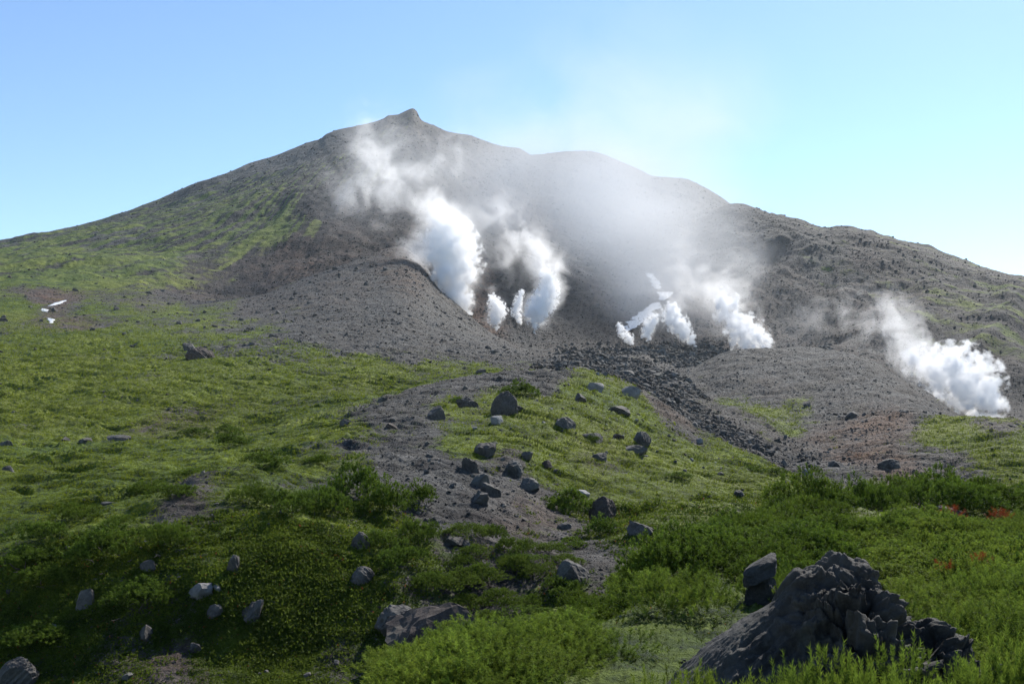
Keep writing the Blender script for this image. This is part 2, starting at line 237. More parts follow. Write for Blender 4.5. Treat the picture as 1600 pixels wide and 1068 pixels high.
def ground_material():
    q = N('ground_cover'); p = q.pos()
    veg, rust, tone = q.attr('veg'), q.attr('rust'), q.attr('tone')
    n1 = q.noise(p, 0.12, 12, .62); n2 = q.noise(p, 1.7, 9, .65); n3 = q.noise(p, 0.02, 8, .6); n4 = q.noise(p, 9.0, 5, .7); n5 = q.noise(p, .45, 8, .8)
    grav = q.mix(q.rng(tone, 0, 1), (.012, .0112, .0108), (.102, .100, .092))
    grav = q.mix(q.rng(n2, .4, .62), grav, q.mix(.5, grav, (.13, .125, .118)))
    grav = q.mix(q.rng(n5, .40, .52, .75, 0), grav, (.012, .011, .013)); grav = q.mix(q.math('MULTIPLY', q.rng(n5, .56, .68, 0, 1.0), q.rng(tone, .1, .5, .25, .9)), grav, (.17, .165, .16))
    grav = q.mix(q.rng(n1, .42, .6, 0, .6), grav, (.050, .044, .037))
    grav = q.mix(q.math('MULTIPLY', rust, q.rng(n1, .35, .6, .25, 1.0)), grav, (.115, .055, .028))
    grav = q.mix(q.rng(tone, .0, .32, .62, 0), grav, (.010, .009, .0095))
    gr = q.mix(q.rng(n1, .38, .62), (.045, .078, .007), (.135, .175, .013))
    gr = q.mix(q.rng(n2, .44, .60, 0, .95), gr, (.016, .032, .005))
    gr = q.mix(q.rng(n3, .45, .6, 0, .5), gr, (.140, .155, .018))
    gr = q.mix(q.math('MULTIPLY', rust, .7), gr, (.085, .065, .028))
    k = q.math('ADD', q.math('MULTIPLY', q.math('SUBTRACT', n2, .5), 1.5), q.math('MULTIPLY', q.math('SUBTRACT', n1, .5), 1.3))
    k = q.math('ADD', k, veg)
    f = q.rng(k, .42, .58)
    colr = q.mix(f, grav, gr)
    hb = q.math('ADD', q.math('MULTIPLY', n2, .45), q.math('ADD', q.math('MULTIPLY', n1, 3.2), q.math('MULTIPLY', n4, .06)))
    b = q.bump(hb, 1.0, 1.0)
    sh = q.add('ShaderNodeBsdfPrincipled', {'Base Color': colr, 'Roughness': .9, 'Specular IOR Level': .15, 'Normal': b})
    q.l.new(sh.outputs[0], q.out.inputs[0]); return q.m
M_ground = ground_material()

# ------------------------------------------------------------------ mesh building
def tag(o, label=None, cat=None, group=None, kind=None):
    if label: o['label'] = label
    if cat: o['category'] = cat
    if group: o['group'] = group
    if kind: o['kind'] = kind
    return o
def mesh_np(name, co, tris=None, quads=None, smooth=True):
    me = bpy.data.meshes.new(name); me.vertices.add(len(co)); me.vertices.foreach_set('co', np.ascontiguousarray(co, np.float32).ravel())
    nt_ = 0 if tris is None else len(tris); nq = 0 if quads is None else len(quads)
    idx = np.concatenate([a.ravel() for a in (tris, quads) if a is not None and len(a)]).astype(np.int32)
    me.loops.add(len(idx)); me.loops.foreach_set('vertex_index', idx)
    tot = np.concatenate([np.full(nt_, 3), np.full(nq, 4)]).astype(np.int32)
    st = np.concatenate([[0], np.cumsum(tot)[:-1]]).astype(np.int32)
    me.polygons.add(nt_+nq); me.polygons.foreach_set('loop_start', st); me.polygons.foreach_set('loop_total', tot)
    me.polygons.foreach_set('use_smooth', np.full(nt_+nq, smooth)); me.update(calc_edges=True); return me
def link(name, me, m=None, parent=None):
    o = bpy.data.objects.new(name, me); COL.objects.link(o)
    if m is not None: me.materials.clear(); me.materials.append(m)
    if parent: o.parent = parent
    return o
def fattr(me, name, a):
    at = me.attributes.new(name, 'FLOAT', 'POINT'); at.data.foreach_set('value', np.ascontiguousarray(a, np.float32).ravel())

# normals of the whole sheet, so that the pieces join without a seam
PX = np.stack([X, Y, Z], -1)
gu_ = np.gradient(PX, axis=1); gs_ = np.gradient(PX, axis=0); NRM = np.cross(gu_, gs_); NRM /= np.linalg.norm(NRM, axis=-1, keepdims=True)+1e-12
def sheet(name, j0, j1, mask=None):
    """rows j0..j1 of the surveyed sheet as one object"""
    nj = j1-j0+1; co = PX[j0:j1+1].reshape(-1, 3)
    a = np.arange(nj-1)[:, None]*NU+np.arange(NU-1)[None]
    q = np.stack([a, a+1, a+1+NU, a+NU], -1)
    if mask is not None: q = q[mask[j0:j1, :NU-1]]
    q = q.reshape(-1, 4)
    used = np.unique(q); re = np.full(len(co), -1); re[used] = np.arange(len(used))
    me = mesh_np(name, co[used], quads=re[q])
    for nm, A in (('veg', G), ('rust', RU), ('tone', TO)): fattr(me, nm, A[j0:j1+1].ravel()[used])
    me.normals_split_custom_set_from_vertices(NRM[j0:j1+1].reshape(-1, 3)[used].tolist())
    return tag(link(name, me, M_ground), kind='structure')
def row(s): return int(np.searchsorted(S, s-1e-6))
sheet('ground', 0, row(3))
sheet('meadow', row(3), row(8))
m_ = UU[:, :] > 985
sheet('hill', row(10), row(12), m_)
sheet('rocky_slope', row(8), row(10))
sheet('scree_slope', row(10), row(13), ~m_)
sheet('valley', row(12), row(13), m_)
sheet('mountain', row(13), NS-1)
# ------------------------------------------------------------------ materials of plants, stones, snow
def leaf_material(name, dark, light, dead=None, trans=.30):
    q = N(name); p = q.pos(); tint = q.attr('tint')
    oi = q.add('ShaderNodeObjectInfo').outputs['Random']
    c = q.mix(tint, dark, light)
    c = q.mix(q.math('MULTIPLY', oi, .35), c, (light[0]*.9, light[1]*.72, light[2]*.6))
    c = q.mix(q.rng(q.noise(p, .9, 4), .35, .65, 0, .4), c, (dark[0]*1.2, dark[1]*1.0, dark[2]))
    if dead: c = q.mix(q.rng(q.attr('dead'), .45, .55), c, dead)
    d = q.add('ShaderNodeBsdfPrincipled', {'Base Color': c, 'Roughness': .75, 'Specular IOR Level': .08})
    t = q.add('ShaderNodeBsdfTranslucent', {'Color': c}); mx = q.add('ShaderNodeMixShader', {0: trans})
    q.l.new(d.outputs[0], mx.inputs[1]); q.l.new(t.outputs[0], mx.inputs[2]); q.l.new(mx.outputs[0], q.out.inputs[0]); return q.m
M_needle = leaf_material('pine_needles', (.010, .028, .004), (.150, .225, .026), (.22, .045, .014))
M_needle_bright = leaf_material('bright_pine_needles', (.012, .032, .006), (.225, .315, .040), (.22, .045, .014), trans=.35)  # lighter green copy of pine_needles for the near, dead and right thicket pines
M_tuft = leaf_material('turf_blades', (.045, .080, .007), (.200, .245, .017), trans=.5)
M_heath = leaf_material('heath_leaves', (.016, .036, .005), (.130, .175, .018), (.16, .06, .02), trans=.4)
def rock_material(name, a, b, lich=.25, bscale=1.0):
    q = N(name); p = q.pos(); oi = q.add('ShaderNodeObjectInfo').outputs['Random']
    n1 = q.noise(p, 1.3*bscale, 10, .65); n2 = q.noise(p, 9*bscale, 8, .7); n3 = q.noise(p, .5*bscale, 4)
    v = q.add('ShaderNodeTexVoronoi', {'Vector': p, 'Scale': 6*bscale, 'Randomness': 1.0}).outputs['Distance']
    c = q.mix(q.rng(n1, .35, .65), a, b); c = q.mix(q.rng(n2, .5, .7, 0, .5), c, (b[0]*1.5, b[1]*1.5, b[2]*1.45))
    c = q.mix(q.math('MULTIPLY', oi, .4), c, (a[0]*1.1, a[1]*.95, a[2]*.85))
    c = q.mix(q.rng(n3, .58, .66, 0, lich), c, (.10, .105, .08))
    h = q.math('ADD', q.math('MULTIPLY', n1, .10/bscale), q.math('ADD', q.math('MULTIPLY', n2, .03/bscale), q.math('MULTIPLY', v, .012/bscale)))
    s = q.add('ShaderNodeBsdfPrincipled', {'Base Color': c, 'Roughness': .85, 'Specular IOR Level': .25, 'Normal': q.bump(h, .9, 1.0)})
    q.l.new(s.outputs[0], q.out.inputs[0]); return q.m
M_rock = rock_material('grey_andesite', (.034, .031, .029), (.105, .100, .092))
M_rockbrown = rock_material('brown_andesite', (.036, .027, .023), (.075, .060, .050))
M_rockpale = rock_material('pale_andesite', (.10, .10, .10), (.21, .21, .205))
M_lava = rock_material('dark_lava', (.015, .014, .013), (.052, .050, .046), .3, 2.2)
def stones_material():
    q = N('stones'); p = q.pos(); t = q.attr('tint'); c = q.mix(t, (.022, .020, .018), (.16, .153, .140))
    c = q.mix(q.rng(q.noise(p, .06, 5), .45, .62, 0, .5), c, (.05, .036, .027))
    s = q.add('ShaderNodeBsdfPrincipled', {'Base Color': c, 'Roughness': .9, 'Specular IOR Level': .2}); q.l.new(s.outputs[0], q.out.inputs[0]); return q.m
M_stones = stones_material()
def plain(name, c, r=.8):
    q = N(name); n = q.noise(q.pos(), 6, 6, .6)
    s = q.add('ShaderNodeBsdfPrincipled', {'Base Color': q.mix(n, tuple(x*.7 for x in c), tuple(x*1.2 for x in c)), 'Roughness': r, 'Normal': q.bump(n, .4, .05)}); q.l.new(s.outputs[0], q.out.inputs[0]); return q.m
M_wood = plain('weathered_branches', (.07, .055, .045))
M_snow = plain('old_snow', (.55, .57, .60), .8)

# ------------------------------------------------------------------ scatter helpers
rng = np.random.RandomState(11); random.seed(5)
def ico(sub):
    import bmesh
    bpy_me = bpy.data.meshes.new('i')
    bm = bmesh.new(); bmesh.ops.create_icosphere(bm, subdivisions=sub, radius=1); bm.to_mesh(bpy_me); bm.free()
    v = np.array([x.co[:] for x in bpy_me.vertices]); f = np.array([p.vertices[:] for p in bpy_me.polygons]); bpy.data.meshes.remove(bpy_me)
    return v, f
ICO = {i: ico(i) for i in (1, 2, 3, 4, 5)}
INVIEW = (VV <= VMIN+1.5) & (VV < 1100) & (UU > -60) & (UU < 1660)
def sample(n, weight):
    """n ground points, chosen by weight over the rows and columns of the sheet that can be seen"""
    wgt = weight*INVIEW; c = np.cumsum(wgt.ravel()); k = np.searchsorted(c, rng.rand(n)*c[-1]); j, i = np.unravel_index(np.minimum(k, NS*NU-1), (NS, NU))
    U = US[i]+(rng.rand(n)-.5)*1.5; s = S[j]+(rng.rand(n)-.5)*np.gradient(S)[j]
    return U, s, np.stack([grid_at(A, U, s) for A in (X, Y, Z)], -1), np.stack([grid_at(NRM[..., q], U, s) for q in range(3)], -1)
PXH = np.abs(np.gradient(VV, axis=0))*np.abs(np.gradient(UU, axis=1))     # picture area of each cell
PXH = np.where(INVIEW, PXH, 0)
def frames(n):
    q = rng.normal(size=(n, 4)); q /= np.linalg.norm(q, axis=1, keepdims=True); a, b, c, d = q.T
    return np.stack([np.stack([1-2*(c*c+d*d), 2*(b*c-a*d), 2*(b*d+a*c)], -1), np.stack([2*(b*c+a*d), 1-2*(b*b+d*d), 2*(c*d-a*b)], -1), np.stack([2*(b*d-a*c), 2*(c*d+a*b), 1-2*(b*b+c*c)], -1)], 1)
def stones(name, label_group, P, size, tint):
    v, f = ICO[1]; n = len(P); R = frames(n)
    vv = v[None]*(1+.35*rng.normal(size=(n, 12, 1)).clip(-1.2, 1.2))*rng.uniform(.55, 1.25, (n, 1, 3))
    vv = np.einsum('nij,nkj->nki', R, vv)*size[:, None, None]*.5; vv[..., 2] *= .8
    co = (vv+P[:, None]).reshape(-1, 3); fa = (f[None]+np.arange(n)[:, None, None]*12).reshape(-1, 3)
    me = mesh_np(name, co, tris=fa, smooth=False); fattr(me, 'tint', np.repeat(tint, 12)); o = link(name, me, M_stones); return tag(o, *label_group, kind='stuff')

# ---- gravel and rubble that nobody could count
bare = np.clip(1-G*1.15, 0, 1)
def pareto(n, lo, hi, a=2.2):
    u = rng.rand(n); return lo*(1-u*(1-(lo/hi)**a))**(-1/a)
gul_m = np.exp(-((TO-.1)/.14)**2)*np.clip(.75+1.3*fbm(X/7, Y/9, 411, 4), 0, 1)*sm(7.6, 8.4, SS)*(1-sm(13, 13.3, SS))*(UU > 830)*(UU < 1300)*(G < .3)
U, s, P, _ = sample(16000, PXH*gul_m)
sz = pareto(len(P), 2.0, 13, 1.9)*P[:, 1]/F
stones('rubble', ('boulder rubble filling the gully below the steaming crater', None), P+np.array([0, 0, .1])*sz[:, None], sz, rng.beta(1.3, 2.8, len(P)))
wgt = PXH*(bare**1.5*(1-.0*mt)+.05)*(gul_m < .3)*(1-.1*mt)
U, s, P, _ = sample(100000, wgt)
sz = pareto(len(P), 1.25, 8, 2.5)*P[:, 1]/F*np.where((s > 10) & (s < 12.6) & (U > 1080), .72, np.where(s > 13.5, .8, 1.0))
stones('gravel', ('loose stones strewn over the scree slopes and gravel paths', None), P, sz, rng.beta(1.1, 2.2, len(P))*np.clip(.25+1.4*cov(2, U, s), .2, 1)*np.where(s > 13, .6, 1))

# ---- turf and low heath leaves
def leaves(name, lab, m, n, weight, px_size, blades, lo, hi, spread, up=.75, wid=.35):
    U, s, P, Nn = sample(n, weight); d = P[:, 1]
    sz = np.clip(px_size*d/F, lo, hi)*rng.uniform(.6, 1.3, n)
    base = P[:, None]+rng.normal(size=(n, blades, 3))*(sz*spread)[:, None, None]*np.array([1, 1, .15])
    dr = rng.normal(size=(n, blades, 3))*.55+Nn[:, None]*up; dr /= np.linalg.norm(dr, axis=-1, keepdims=True)
    sd = np.cross(dr, rng.normal(size=(n, blades, 3))); sd /= np.linalg.norm(sd, axis=-1, keepdims=True)
    s3 = sz[:, None, None]; l = rng.uniform(.6, 1.2, (n, blades, 1))
    a = base-sd*s3*wid*.5; b = base+sd*s3*wid*.5; t = base+dr*s3*l
    co = np.stack([a, b, t], 2).reshape(-1, 3)+np.array([0, 0, -.02])
    me = mesh_np(name, co, tris=np.arange(len(co)).reshape(-1, 3), smooth=False)
    clump = np.clip(.5+fbm(P[:, 0]/1.3, P[:, 1]/1.3, 91, 3)*.8, 0, 1)
    ti = np.clip(clump[:, None]*.7+rng.rand(n, blades)*.3, 0, 1); fattr(me, 'tint', np.repeat(ti.ravel(), 3)); fattr(me, 'dead', np.repeat((rng.rand(n, blades) < .012).astype(float).ravel(), 3))
    return tag(link(name, me, m), *lab, kind='stuff')
zone_ = lambda a, b: (SS > a)*(SS < b)
M_under = leaf_material('undergrowth_leaves', (.018, .042, .006), (.14, .19, .028), trans=.4)
gr_w = PXH*sm(.35, .6, G+fbm(X/1.5, Y/1.5, 93, 3)*.25)
leaves('grass', ('short green turf on the meadow, hollow and ridge flank', None), M_tuft, 80000, gr_w*(SS > 5.0)*(SS < 12.5), 3.2, 4, .06, .45, .6)
leaves('heath', ('low leafy heath on the near slope and bank', None), M_heath, 110000, gr_w*(SS < 5.6)*(.4+.6*(SS > 1.2)), 3.6, 5, .018, .10, .9, .45, .7)

und = PXH*np.exp(-((UU-470)/90)**2)*zone_(3.4, 5.2)+PXH*.25*zone_(2.2, 5.6)*(UU < 620)*sm(.1, .3, fbm(X/2.0, Y/2.0, 97, 3))
leaves('undergrowth', ('broad leaved yellow green undergrowth on the shaded left bank', None), M_under, 7000, und, 4.5, 8, .04, .12, 1.1, .5, .6)

# ---- dwarf pines
def pine_mesh(name, R, H, M, nn, nl, wid, sl, seed, deadp=.0):
    r_ = np.random.RandomState(seed)
    nc = 17; ca = r_.rand(nc)*2*np.pi; cr_ = np.sqrt(np.linspace(.0, 1, nc))*.80; cx, cy = np.cos(ca)*cr_, np.sin(ca)*cr_
    ch = (1-cr_**2.2*.75)*r_.uniform(.45, 1.0, nc); rc = r_.uniform(.24, .40, nc)          # boughs: each a tuft of shoots
    k = r_.randint(0, nc, M); d0 = r_.normal(size=(M, 3)); d0[:, 2] = np.abs(d0[:, 2])*1.1; d0 /= np.linalg.norm(d0, axis=1, keepdims=True)
    lay = r_.uniform(.55, 1.0, M)**.5
    base = np.stack([(cx[k]+d0[:, 0]*rc[k]*lay)*R, (cy[k]+d0[:, 1]*rc[k]*lay)*R, H*(ch[k]-.30+d0[:, 2]*rc[k]*1.15*lay)], -1); base[:, 2] = np.maximum(base[:, 2], .0)
    dr = d0*np.array([.75, .75, .5])+np.array([0, 0, .62])+np.stack([cx[k], cy[k], 0*cx[k]], -1)*.25+r_.normal(size=(M, 3))*.16; dr /= np.linalg.norm(dr, axis=1, keepdims=True)
    ln = sl*r_.uniform(.6, 1.35, M)
    t = r_.rand(M, nn)*.95+.05; t[:, 0] = 1
    ax = base[:, None]+dr[:, None]*(ln[:, None]*t)[..., None]
    rad = np.cross(dr[:, None], r_.normal(size=(M, nn, 3))); rad /= np.linalg.norm(rad, axis=-1, keepdims=True)
    op = (1.0-.30*t)[..., None]                                    # needles close up towards the tip
    nd = rad*op+dr[:, None]*(1.10-op*.62); nd /= np.linalg.norm(nd, axis=-1, keepdims=True)
    sd = np.cross(nd, r_.normal(size=(M, nn, 3))); sd /= np.linalg.norm(sd, axis=-1, keepdims=True)
    L_ = nl*r_.uniform(.7, 1.15, (M, nn, 1))
    co = np.stack([ax-sd*wid/2, ax+sd*wid/2, ax+nd*L_], 2).reshape(-1, 3)
    me = mesh_np(name, co, tris=np.arange(len(co)).reshape(-1, 3), smooth=False)
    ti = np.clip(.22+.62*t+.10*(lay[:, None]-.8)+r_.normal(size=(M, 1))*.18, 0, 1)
    ti3 = np.repeat(ti.ravel(), 3); fattr(me, 'tint', ti3); fattr(me, 'dead', np.repeat(np.repeat((r_.rand(M) < deadp).astype(float), nn), 3))
    return me
def branch_mesh(name, R, H, n, seed):
    r_ = np.random.RandomState(seed); co = []; q = []
    for k in range(n):
        a = r_.rand()*2*np.pi; p = np.array([r_.normal()*.05, r_.normal()*.05, -.12]); d = np.array([math.cos(a), math.sin(a), .25]); seg = 7; w0 = R*.035
        for i in range(seg+1):
            w_ = w0*(1-i/(seg+1.5)); u_ = np.cross(d, [0, 0, 1.0]); u_ /= np.linalg.norm(u_)+1e-9; v_ = np.cross(u_, d)
            for c in range(5): co.append(p+(u_*math.cos(c*1.2566)+v_*math.sin(c*1.2566))*w_)
            if i < seg:
                b0 = len(co)-5
                for c in range(5): q.append([b0+c, b0+(c+1) % 5, b0+5+(c+1) % 5, b0+5+c])
            p = p+d/np.linalg.norm(d)*R*.95/seg; d = d+r_.normal(size=3)*.22+np.array([0, 0, .10 if i > 2 else 0]); p[2] = min(p[2], H*.9)
    return mesh_np(name, np.array(co), quads=np.array(q))
PM = {'near': [(pine_mesh('foliage', .55, .46, 560, 44, .032, .0045, .075, 10+i, .0), branch_mesh('branch', .5, .3, 9, 30+i)) for i in range(4)],
      'mid': [(pine_mesh('foliage', .55, .48, 560, 20, .036, .011, .065, 50+i), branch_mesh('branch', .5, .3, 7, 60+i)) for i in range(4)],
      'far': [(pine_mesh('foliage', .55, .50, 560, 9, .045, .022, .055, 70+i), branch_mesh('branch', .5, .25, 6, 80+i)) for i in range(3)],
      'dead': [(pine_mesh('foliage', .16, .2, 26, 36, .05, .004, .10, 99, 1.0), branch_mesh('branch', .14, .15, 4, 98))]}
PM['midbright'] = [(f.copy(), b) for f, b in PM['mid']]
for f_, b_ in PM['midbright']: f_.name = 'foliage'
def pine(x, y, z, wid, hgt, kind, label, group, var=None, name='dwarf_pine', cat='dwarf pine', sink=.04):
    fm, bm = PM[kind][(var if var is not None else random.randrange(99)) % len(PM[kind])]
    o = bpy.data.objects.new(name, None); COL.objects.link(o); o.location = (x, y, z-sink*hgt); o.rotation_euler = (0, 0, random.uniform(0, 6.28))
    o.scale = (wid, wid*random.uniform(.85, 1.15), hgt)
    tag(o, label, cat, group)
    link('foliage', fm, None, o); link('branch', bm, None, o); return o
for k in PM:
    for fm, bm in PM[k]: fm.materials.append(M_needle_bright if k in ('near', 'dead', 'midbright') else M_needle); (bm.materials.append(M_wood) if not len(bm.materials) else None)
def pine_px(u, v, wpx, hpx, label, group=None, kind=None):
    x, y, z, U, s = hit(u, v); kind = kind or ('near' if y < 14 else 'mid' if y < 36 else 'far')
    W = wpx/F*y; H = hpx/F*y; return pine(x, y+W*.25, ground(x, y+W*.25), W/1.0, min(H/.48, W*1.4), kind, label, group)
SH = [  # column, foot row, width, height, label
 (548,782,90,62,'tallest dark dwarf pine in the cluster at the left edge of the gravel path'),
 (598,800,84,50,'dwarf pine in front of the tallest one, beside the gravel path'),
 (650,790,58,34,'rounded bright dwarf pine at the right end of the dark cluster'),
 (488,802,96,52,'dwarf pine left of the tallest one, above a dark shadowed bank'),
 (440,800,80,40,'wide dwarf pine in the middle of the dark cluster on the bank edge'),
 (392,792,76,36,'low dwarf pine at the left end of the dark cluster on the bank edge'),
 (362,698,60,24,'dark compact dwarf pine alone on the meadow, upper one above the cluster'),
 (303,681,46,12,'small flat dwarf pine beside the brown strip in the meadow hollow'),
 (350,678,48,14,'small dwarf pine right of the brown strip, just above the dark compact one'),
 (420,727,82,24,'long low dwarf pine on the meadow between the hollow and the bank cluster'),
 (496,724,46,16,'small dwarf pine at the right end of the long low one'),
 (292,745,60,14,'thin low dwarf pine on the meadow above the spreading one'),
 (228,770,50,20,'upper small dwarf pine of the pair at the edge of the bank'),
 (262,784,74,30,'spreading dwarf pine at the edge of the bank beside bare gravel'),
 (112,822,76,36,'dwarf pine standing dark against the flat meadow at left'),
 (188,822,48,20,'small round dwarf pine right of the one dark against the meadow'),
 (45,862,92,38,'broad dwarf pine on the bank crest at the left margin'),
 (28,900,90,34,'dwarf pine below the crest at the left margin, upper of two'),
 (62,925,80,30,'dwarf pine lower down at the left margin, above the squat rock'),
 (160,890,116,52,'large dark dwarf pine in the middle of the left bank'),
 (248,868,92,46,'dwarf pine beside the large dark one, below bare gravel'),
 (212,972,110,46,'dwarf pine low on the left bank, with deep shade beneath it'),
 (45,1030,110,36,'sprawling dwarf pine above the corner boulder at bottom left'),
 (597,862,80,40,'dwarf pine on the bank below the dark cluster, upper left of three'),
 (650,852,70,44,'dwarf pine on the bank beside the bare gravel, upper right of three'),
 (628,895,84,36,'dwarf pine on the bank below the pair at the gravel edge'),
 (672,930,70,30,'low dwarf pine above the dark rock outcrop'),
 (742,912,76,34,'dwarf pine at the foot of the gravel path'),
 (806,898,58,30,'small bright dwarf pine alone on bare gravel at the foot of the path'),
 (730,955,66,26,'dwarf pine just above the right end of the rock outcrop'),
 (780,945,56,24,'dwarf pine beside the gully head at the path foot'),
 (893,806,84,42,'bright dwarf pine left of the striped grey boulder'),
 (938,838,62,30,'dwarf pine below the striped grey boulder'),
 (888,858,60,20,'flat dwarf pine below the bright one on the gravel edge'),
 (812,620,56,24,'lone dwarf pine behind the big round boulder on the green flank'),
 (716,628,26,9,'tiny dwarf pine on the green flank near the ridge gravel'),
 (925,690,28,10,'tiny dwarf pine in the middle of the green flank'),
 (1185,735,44,14,'small dwarf pine at the lip of the rubble gully'),
 (1215,742,40,12,'small dwarf pine right beside the one at the lip of the rubble gully'),
 (1060,748,46,10,'flat dwarf pine on the green hummocks right of the flank'),
]
print([l for *_, l in SH if len(l.replace('-', ' ').split()) > 15])
for u, v, a, b, lab in SH: pine_px(u, v, a, b, lab)
def thicket(poly, n, wr, hr, label, group, kind=None, min_d=.0):
    """dwarf pines spread evenly over a patch of ground given by its corners (world x, y found from the survey)"""
    C = np.array([hit(u, v)[:2] for u, v in poly]); x0, y0 = C.min(0); x1, y1 = C.max(0); got = []; tries = 0
    def inside(x, y):
        c = False; j = len(C)-1
        for i in range(len(C)):
            if (C[i][1] > y) != (C[j][1] > y) and x < (C[j][0]-C[i][0])*(y-C[i][1])/(C[j][1]-C[i][1])+C[i][0]: c = not c
            j = i
        return c
    cand = [(random.uniform(x0, x1), random.uniform(y0, y1)) for _ in range(n*60)]; cand = [c for c in cand if inside(*c)]
    area = (x1-x0)*(y1-y0)*len(cand)/(n*60); sp = .72*math.sqrt(area/n)
    for x, y in cand:
        if len(got) >= n: break
        if all((x-a)**2+(y-b)**2 > sp*sp for a, b in got) and not any((x-a)**2/(rx*rx)+(y-b)**2/(ry*ry) < 1 for a, b, rx, ry in KEEP): got.append((x, y))
    for x, y in got:
        pine(x, y, ground(x, y), random.uniform(*wr), random.uniform(*hr), ('near' if y < 13 else (kind or 'mid')), label, group)
    print('thicket', label[:30], len(got), 'area', round(area, 1))
BIG = hit(1270, 1050); print('big rock at', BIG)
KEEP = [(BIG[0]-.02, BIG[1]+.2, 1.05, 1.0)]
thicket([(1190,800),(1330,790),(1460,782),(1640,785),(1660,800),(1400,800),(1240,815)], 40, (2.0, 2.7), (2.0, 2.9), 'dark dwarf pine in the far hedge of pines along the crest of the near slope', 'dwarf pines along the crest of the near slope', 'mid')
thicket([(1010,905),(1060,880),(1150,845),(1260,815),(1330,812),(1340,850),(1240,885),(1150,890),(1060,915)], 44, (1.4, 2.0), (1.2, 1.8), 'shaded dwarf pine in the dense thicket between the green hummocks and the leaning slab', 'dwarf pines in the middle thicket')
thicket([(1300,870),(1340,832),(1660,815),(1660,1068),(1530,1100),(1470,985),(1390,910),(1330,860)], 92, (.95, 1.6), (.65, 1.6), 'bright green dwarf pine in the thicket right of and behind the big lava rock', 'dwarf pines in the right thicket', 'midbright')
thicket([(870,1000),(900,950),(990,905),(1060,900),(1045,960),(960,1010)], 16, (1.1, 1.6), (1.0, 1.5), 'dwarf pine in the clump below the blue grey angular rock', 'dwarf pines in the clump at the slope edge')
thicket([(610,1090),(700,1050),(860,1010),(930,1020),(800,1068),(700,1120)], 20, (.9, 1.2), (.7, 1.1), 'pale green dwarf pine on the slope edge at bottom centre', 'dwarf pines at the bottom centre edge')
thicket([(690,850),(770,845),(890,870),(880,950),(800,985),(690,930)], 16, (.9, 1.7), (.8, 1.4), 'small dwarf pine on the moss and gravel at the foot of the path', 'dwarf pines at the path foot')
thicket([(1180,905),(1240,875),(1320,870),(1290,900),(1235,930),(1190,950)], 8, (.8, 1.1), (.7, 1.1), 'dwarf pine between the leaning slab and the big lava rock', 'dwarf pines behind the big lava rock')
for k in range(13):
    x = -.0+(k/12)*2.1+.75; y = 4.95+random.uniform(-.12, .12); pine(x, y, ground(x, y), random.uniform(.5, .7), random.uniform(1.05, 1.35), 'near', 'dwarf pine with upright tips in front of the big lava rock at the bottom', 'dwarf pines in front of the big lava rock')
for u, v, lab in [(1486,835,'rusty dead pine shoot left of the smaller dead one in the right thicket'), (1566,840,'small rusty dead pine shoot near the right margin'), (1475,945,'orange brown dead pine sprig right of the big lava rock'), (1530,930,'brownish dead sprig between the orange one and the right margin')]:
    x, y, z, U, s = hit(u, v); pine(x, y, z+.42, .6*y/10, .6*y/10, 'dead', lab, None, name='dead_pine_sprig', cat='dead sprig', sink=0)

# ---- rocks
def rock_mesh(sub, seed, cuts=14, flatz=.75, rough=.10, boxy=0.):
    r_ = np.random.RandomState(seed); v, f = ICO[sub]; v = v.copy()
    for _ in range(cuts):
        n = r_.normal(size=3); n /= np.linalg.norm(n); o = r_.uniform(.42, .8) if cuts > 9 else r_.uniform(.7, .92); e = v@n-o; v -= np.where(e > 0, e, 0)[:, None]*n[None]*.96
    if boxy: v = np.sign(v)*np.abs(v)**(1-boxy)
    nn = v/np.linalg.norm(v, axis=1, keepdims=True)
    dsp = fbm(v[:, 0]*2+v[:, 2]*1.3+seed, v[:, 1]*2-v[:, 2]*1.7, seed, 4)*rough+fbm(v[:, 0]*7+v[:, 2]*5, v[:, 1]*7-v[:, 2]*6, seed+1, 3)*rough*.6
    v = v+nn*dsp[:, None]; v[:, 2] *= flatz
    v -= (v.max(0)+v.min(0))/2; v /= (v.max(0)-v.min(0)).max()/2
    v[:, 2] /= v[:, 2].max()                       # unit box: half width 1, half height 1
    me = mesh_np('rock', v, tris=f, smooth=False)
    return me
RM = {'round': [rock_mesh(5, 100+i, 7, .8, .10) for i in range(3)], 'block': [rock_mesh(4, 110+i, 16, .8, .07, .15) for i in range(5)],
      'slab': [rock_mesh(4, 120+i, 18, .4, .07, .2) for i in range(4)], 'jag': [rock_mesh(4, 130+i, 22, 1.0, .12) for i in range(4)]}
# each colour keeps a mesh of its own
RMM = {}
def rmesh(kind, var, m):
    k = (kind, var % len(RM[kind]), m.name)
    if k not in RMM: me = RM[kind][k[1]].copy(); me.name = 'rock'; me.materials.append(m); RMM[k] = me
    return RMM[k]
def rock(x, y, z, W, H, kind, m, label, group=None, tilt=0., name=None, cat=None, var=None, sink=.42):
    nm = name or ('boulder' if W > 1.1 else 'rock'); o = bpy.data.objects.new(nm, rmesh(kind, var if var is not None else random.randrange(99), m)); COL.objects.link(o)
    o.location = (x, y, z+H*(.5-sink)); o.scale = (W/2, W/2*random.uniform(.8, 1.1), H/2*(1+sink)); o.rotation_euler = (random.uniform(-.12, .12), tilt, random.uniform(0, 6.28) if abs(tilt) < .01 else random.uniform(-.3, .3))
    return tag(o, label, cat or nm, group)
R_ = M_rock; B_ = M_rockbrown; P_ = M_rockpale
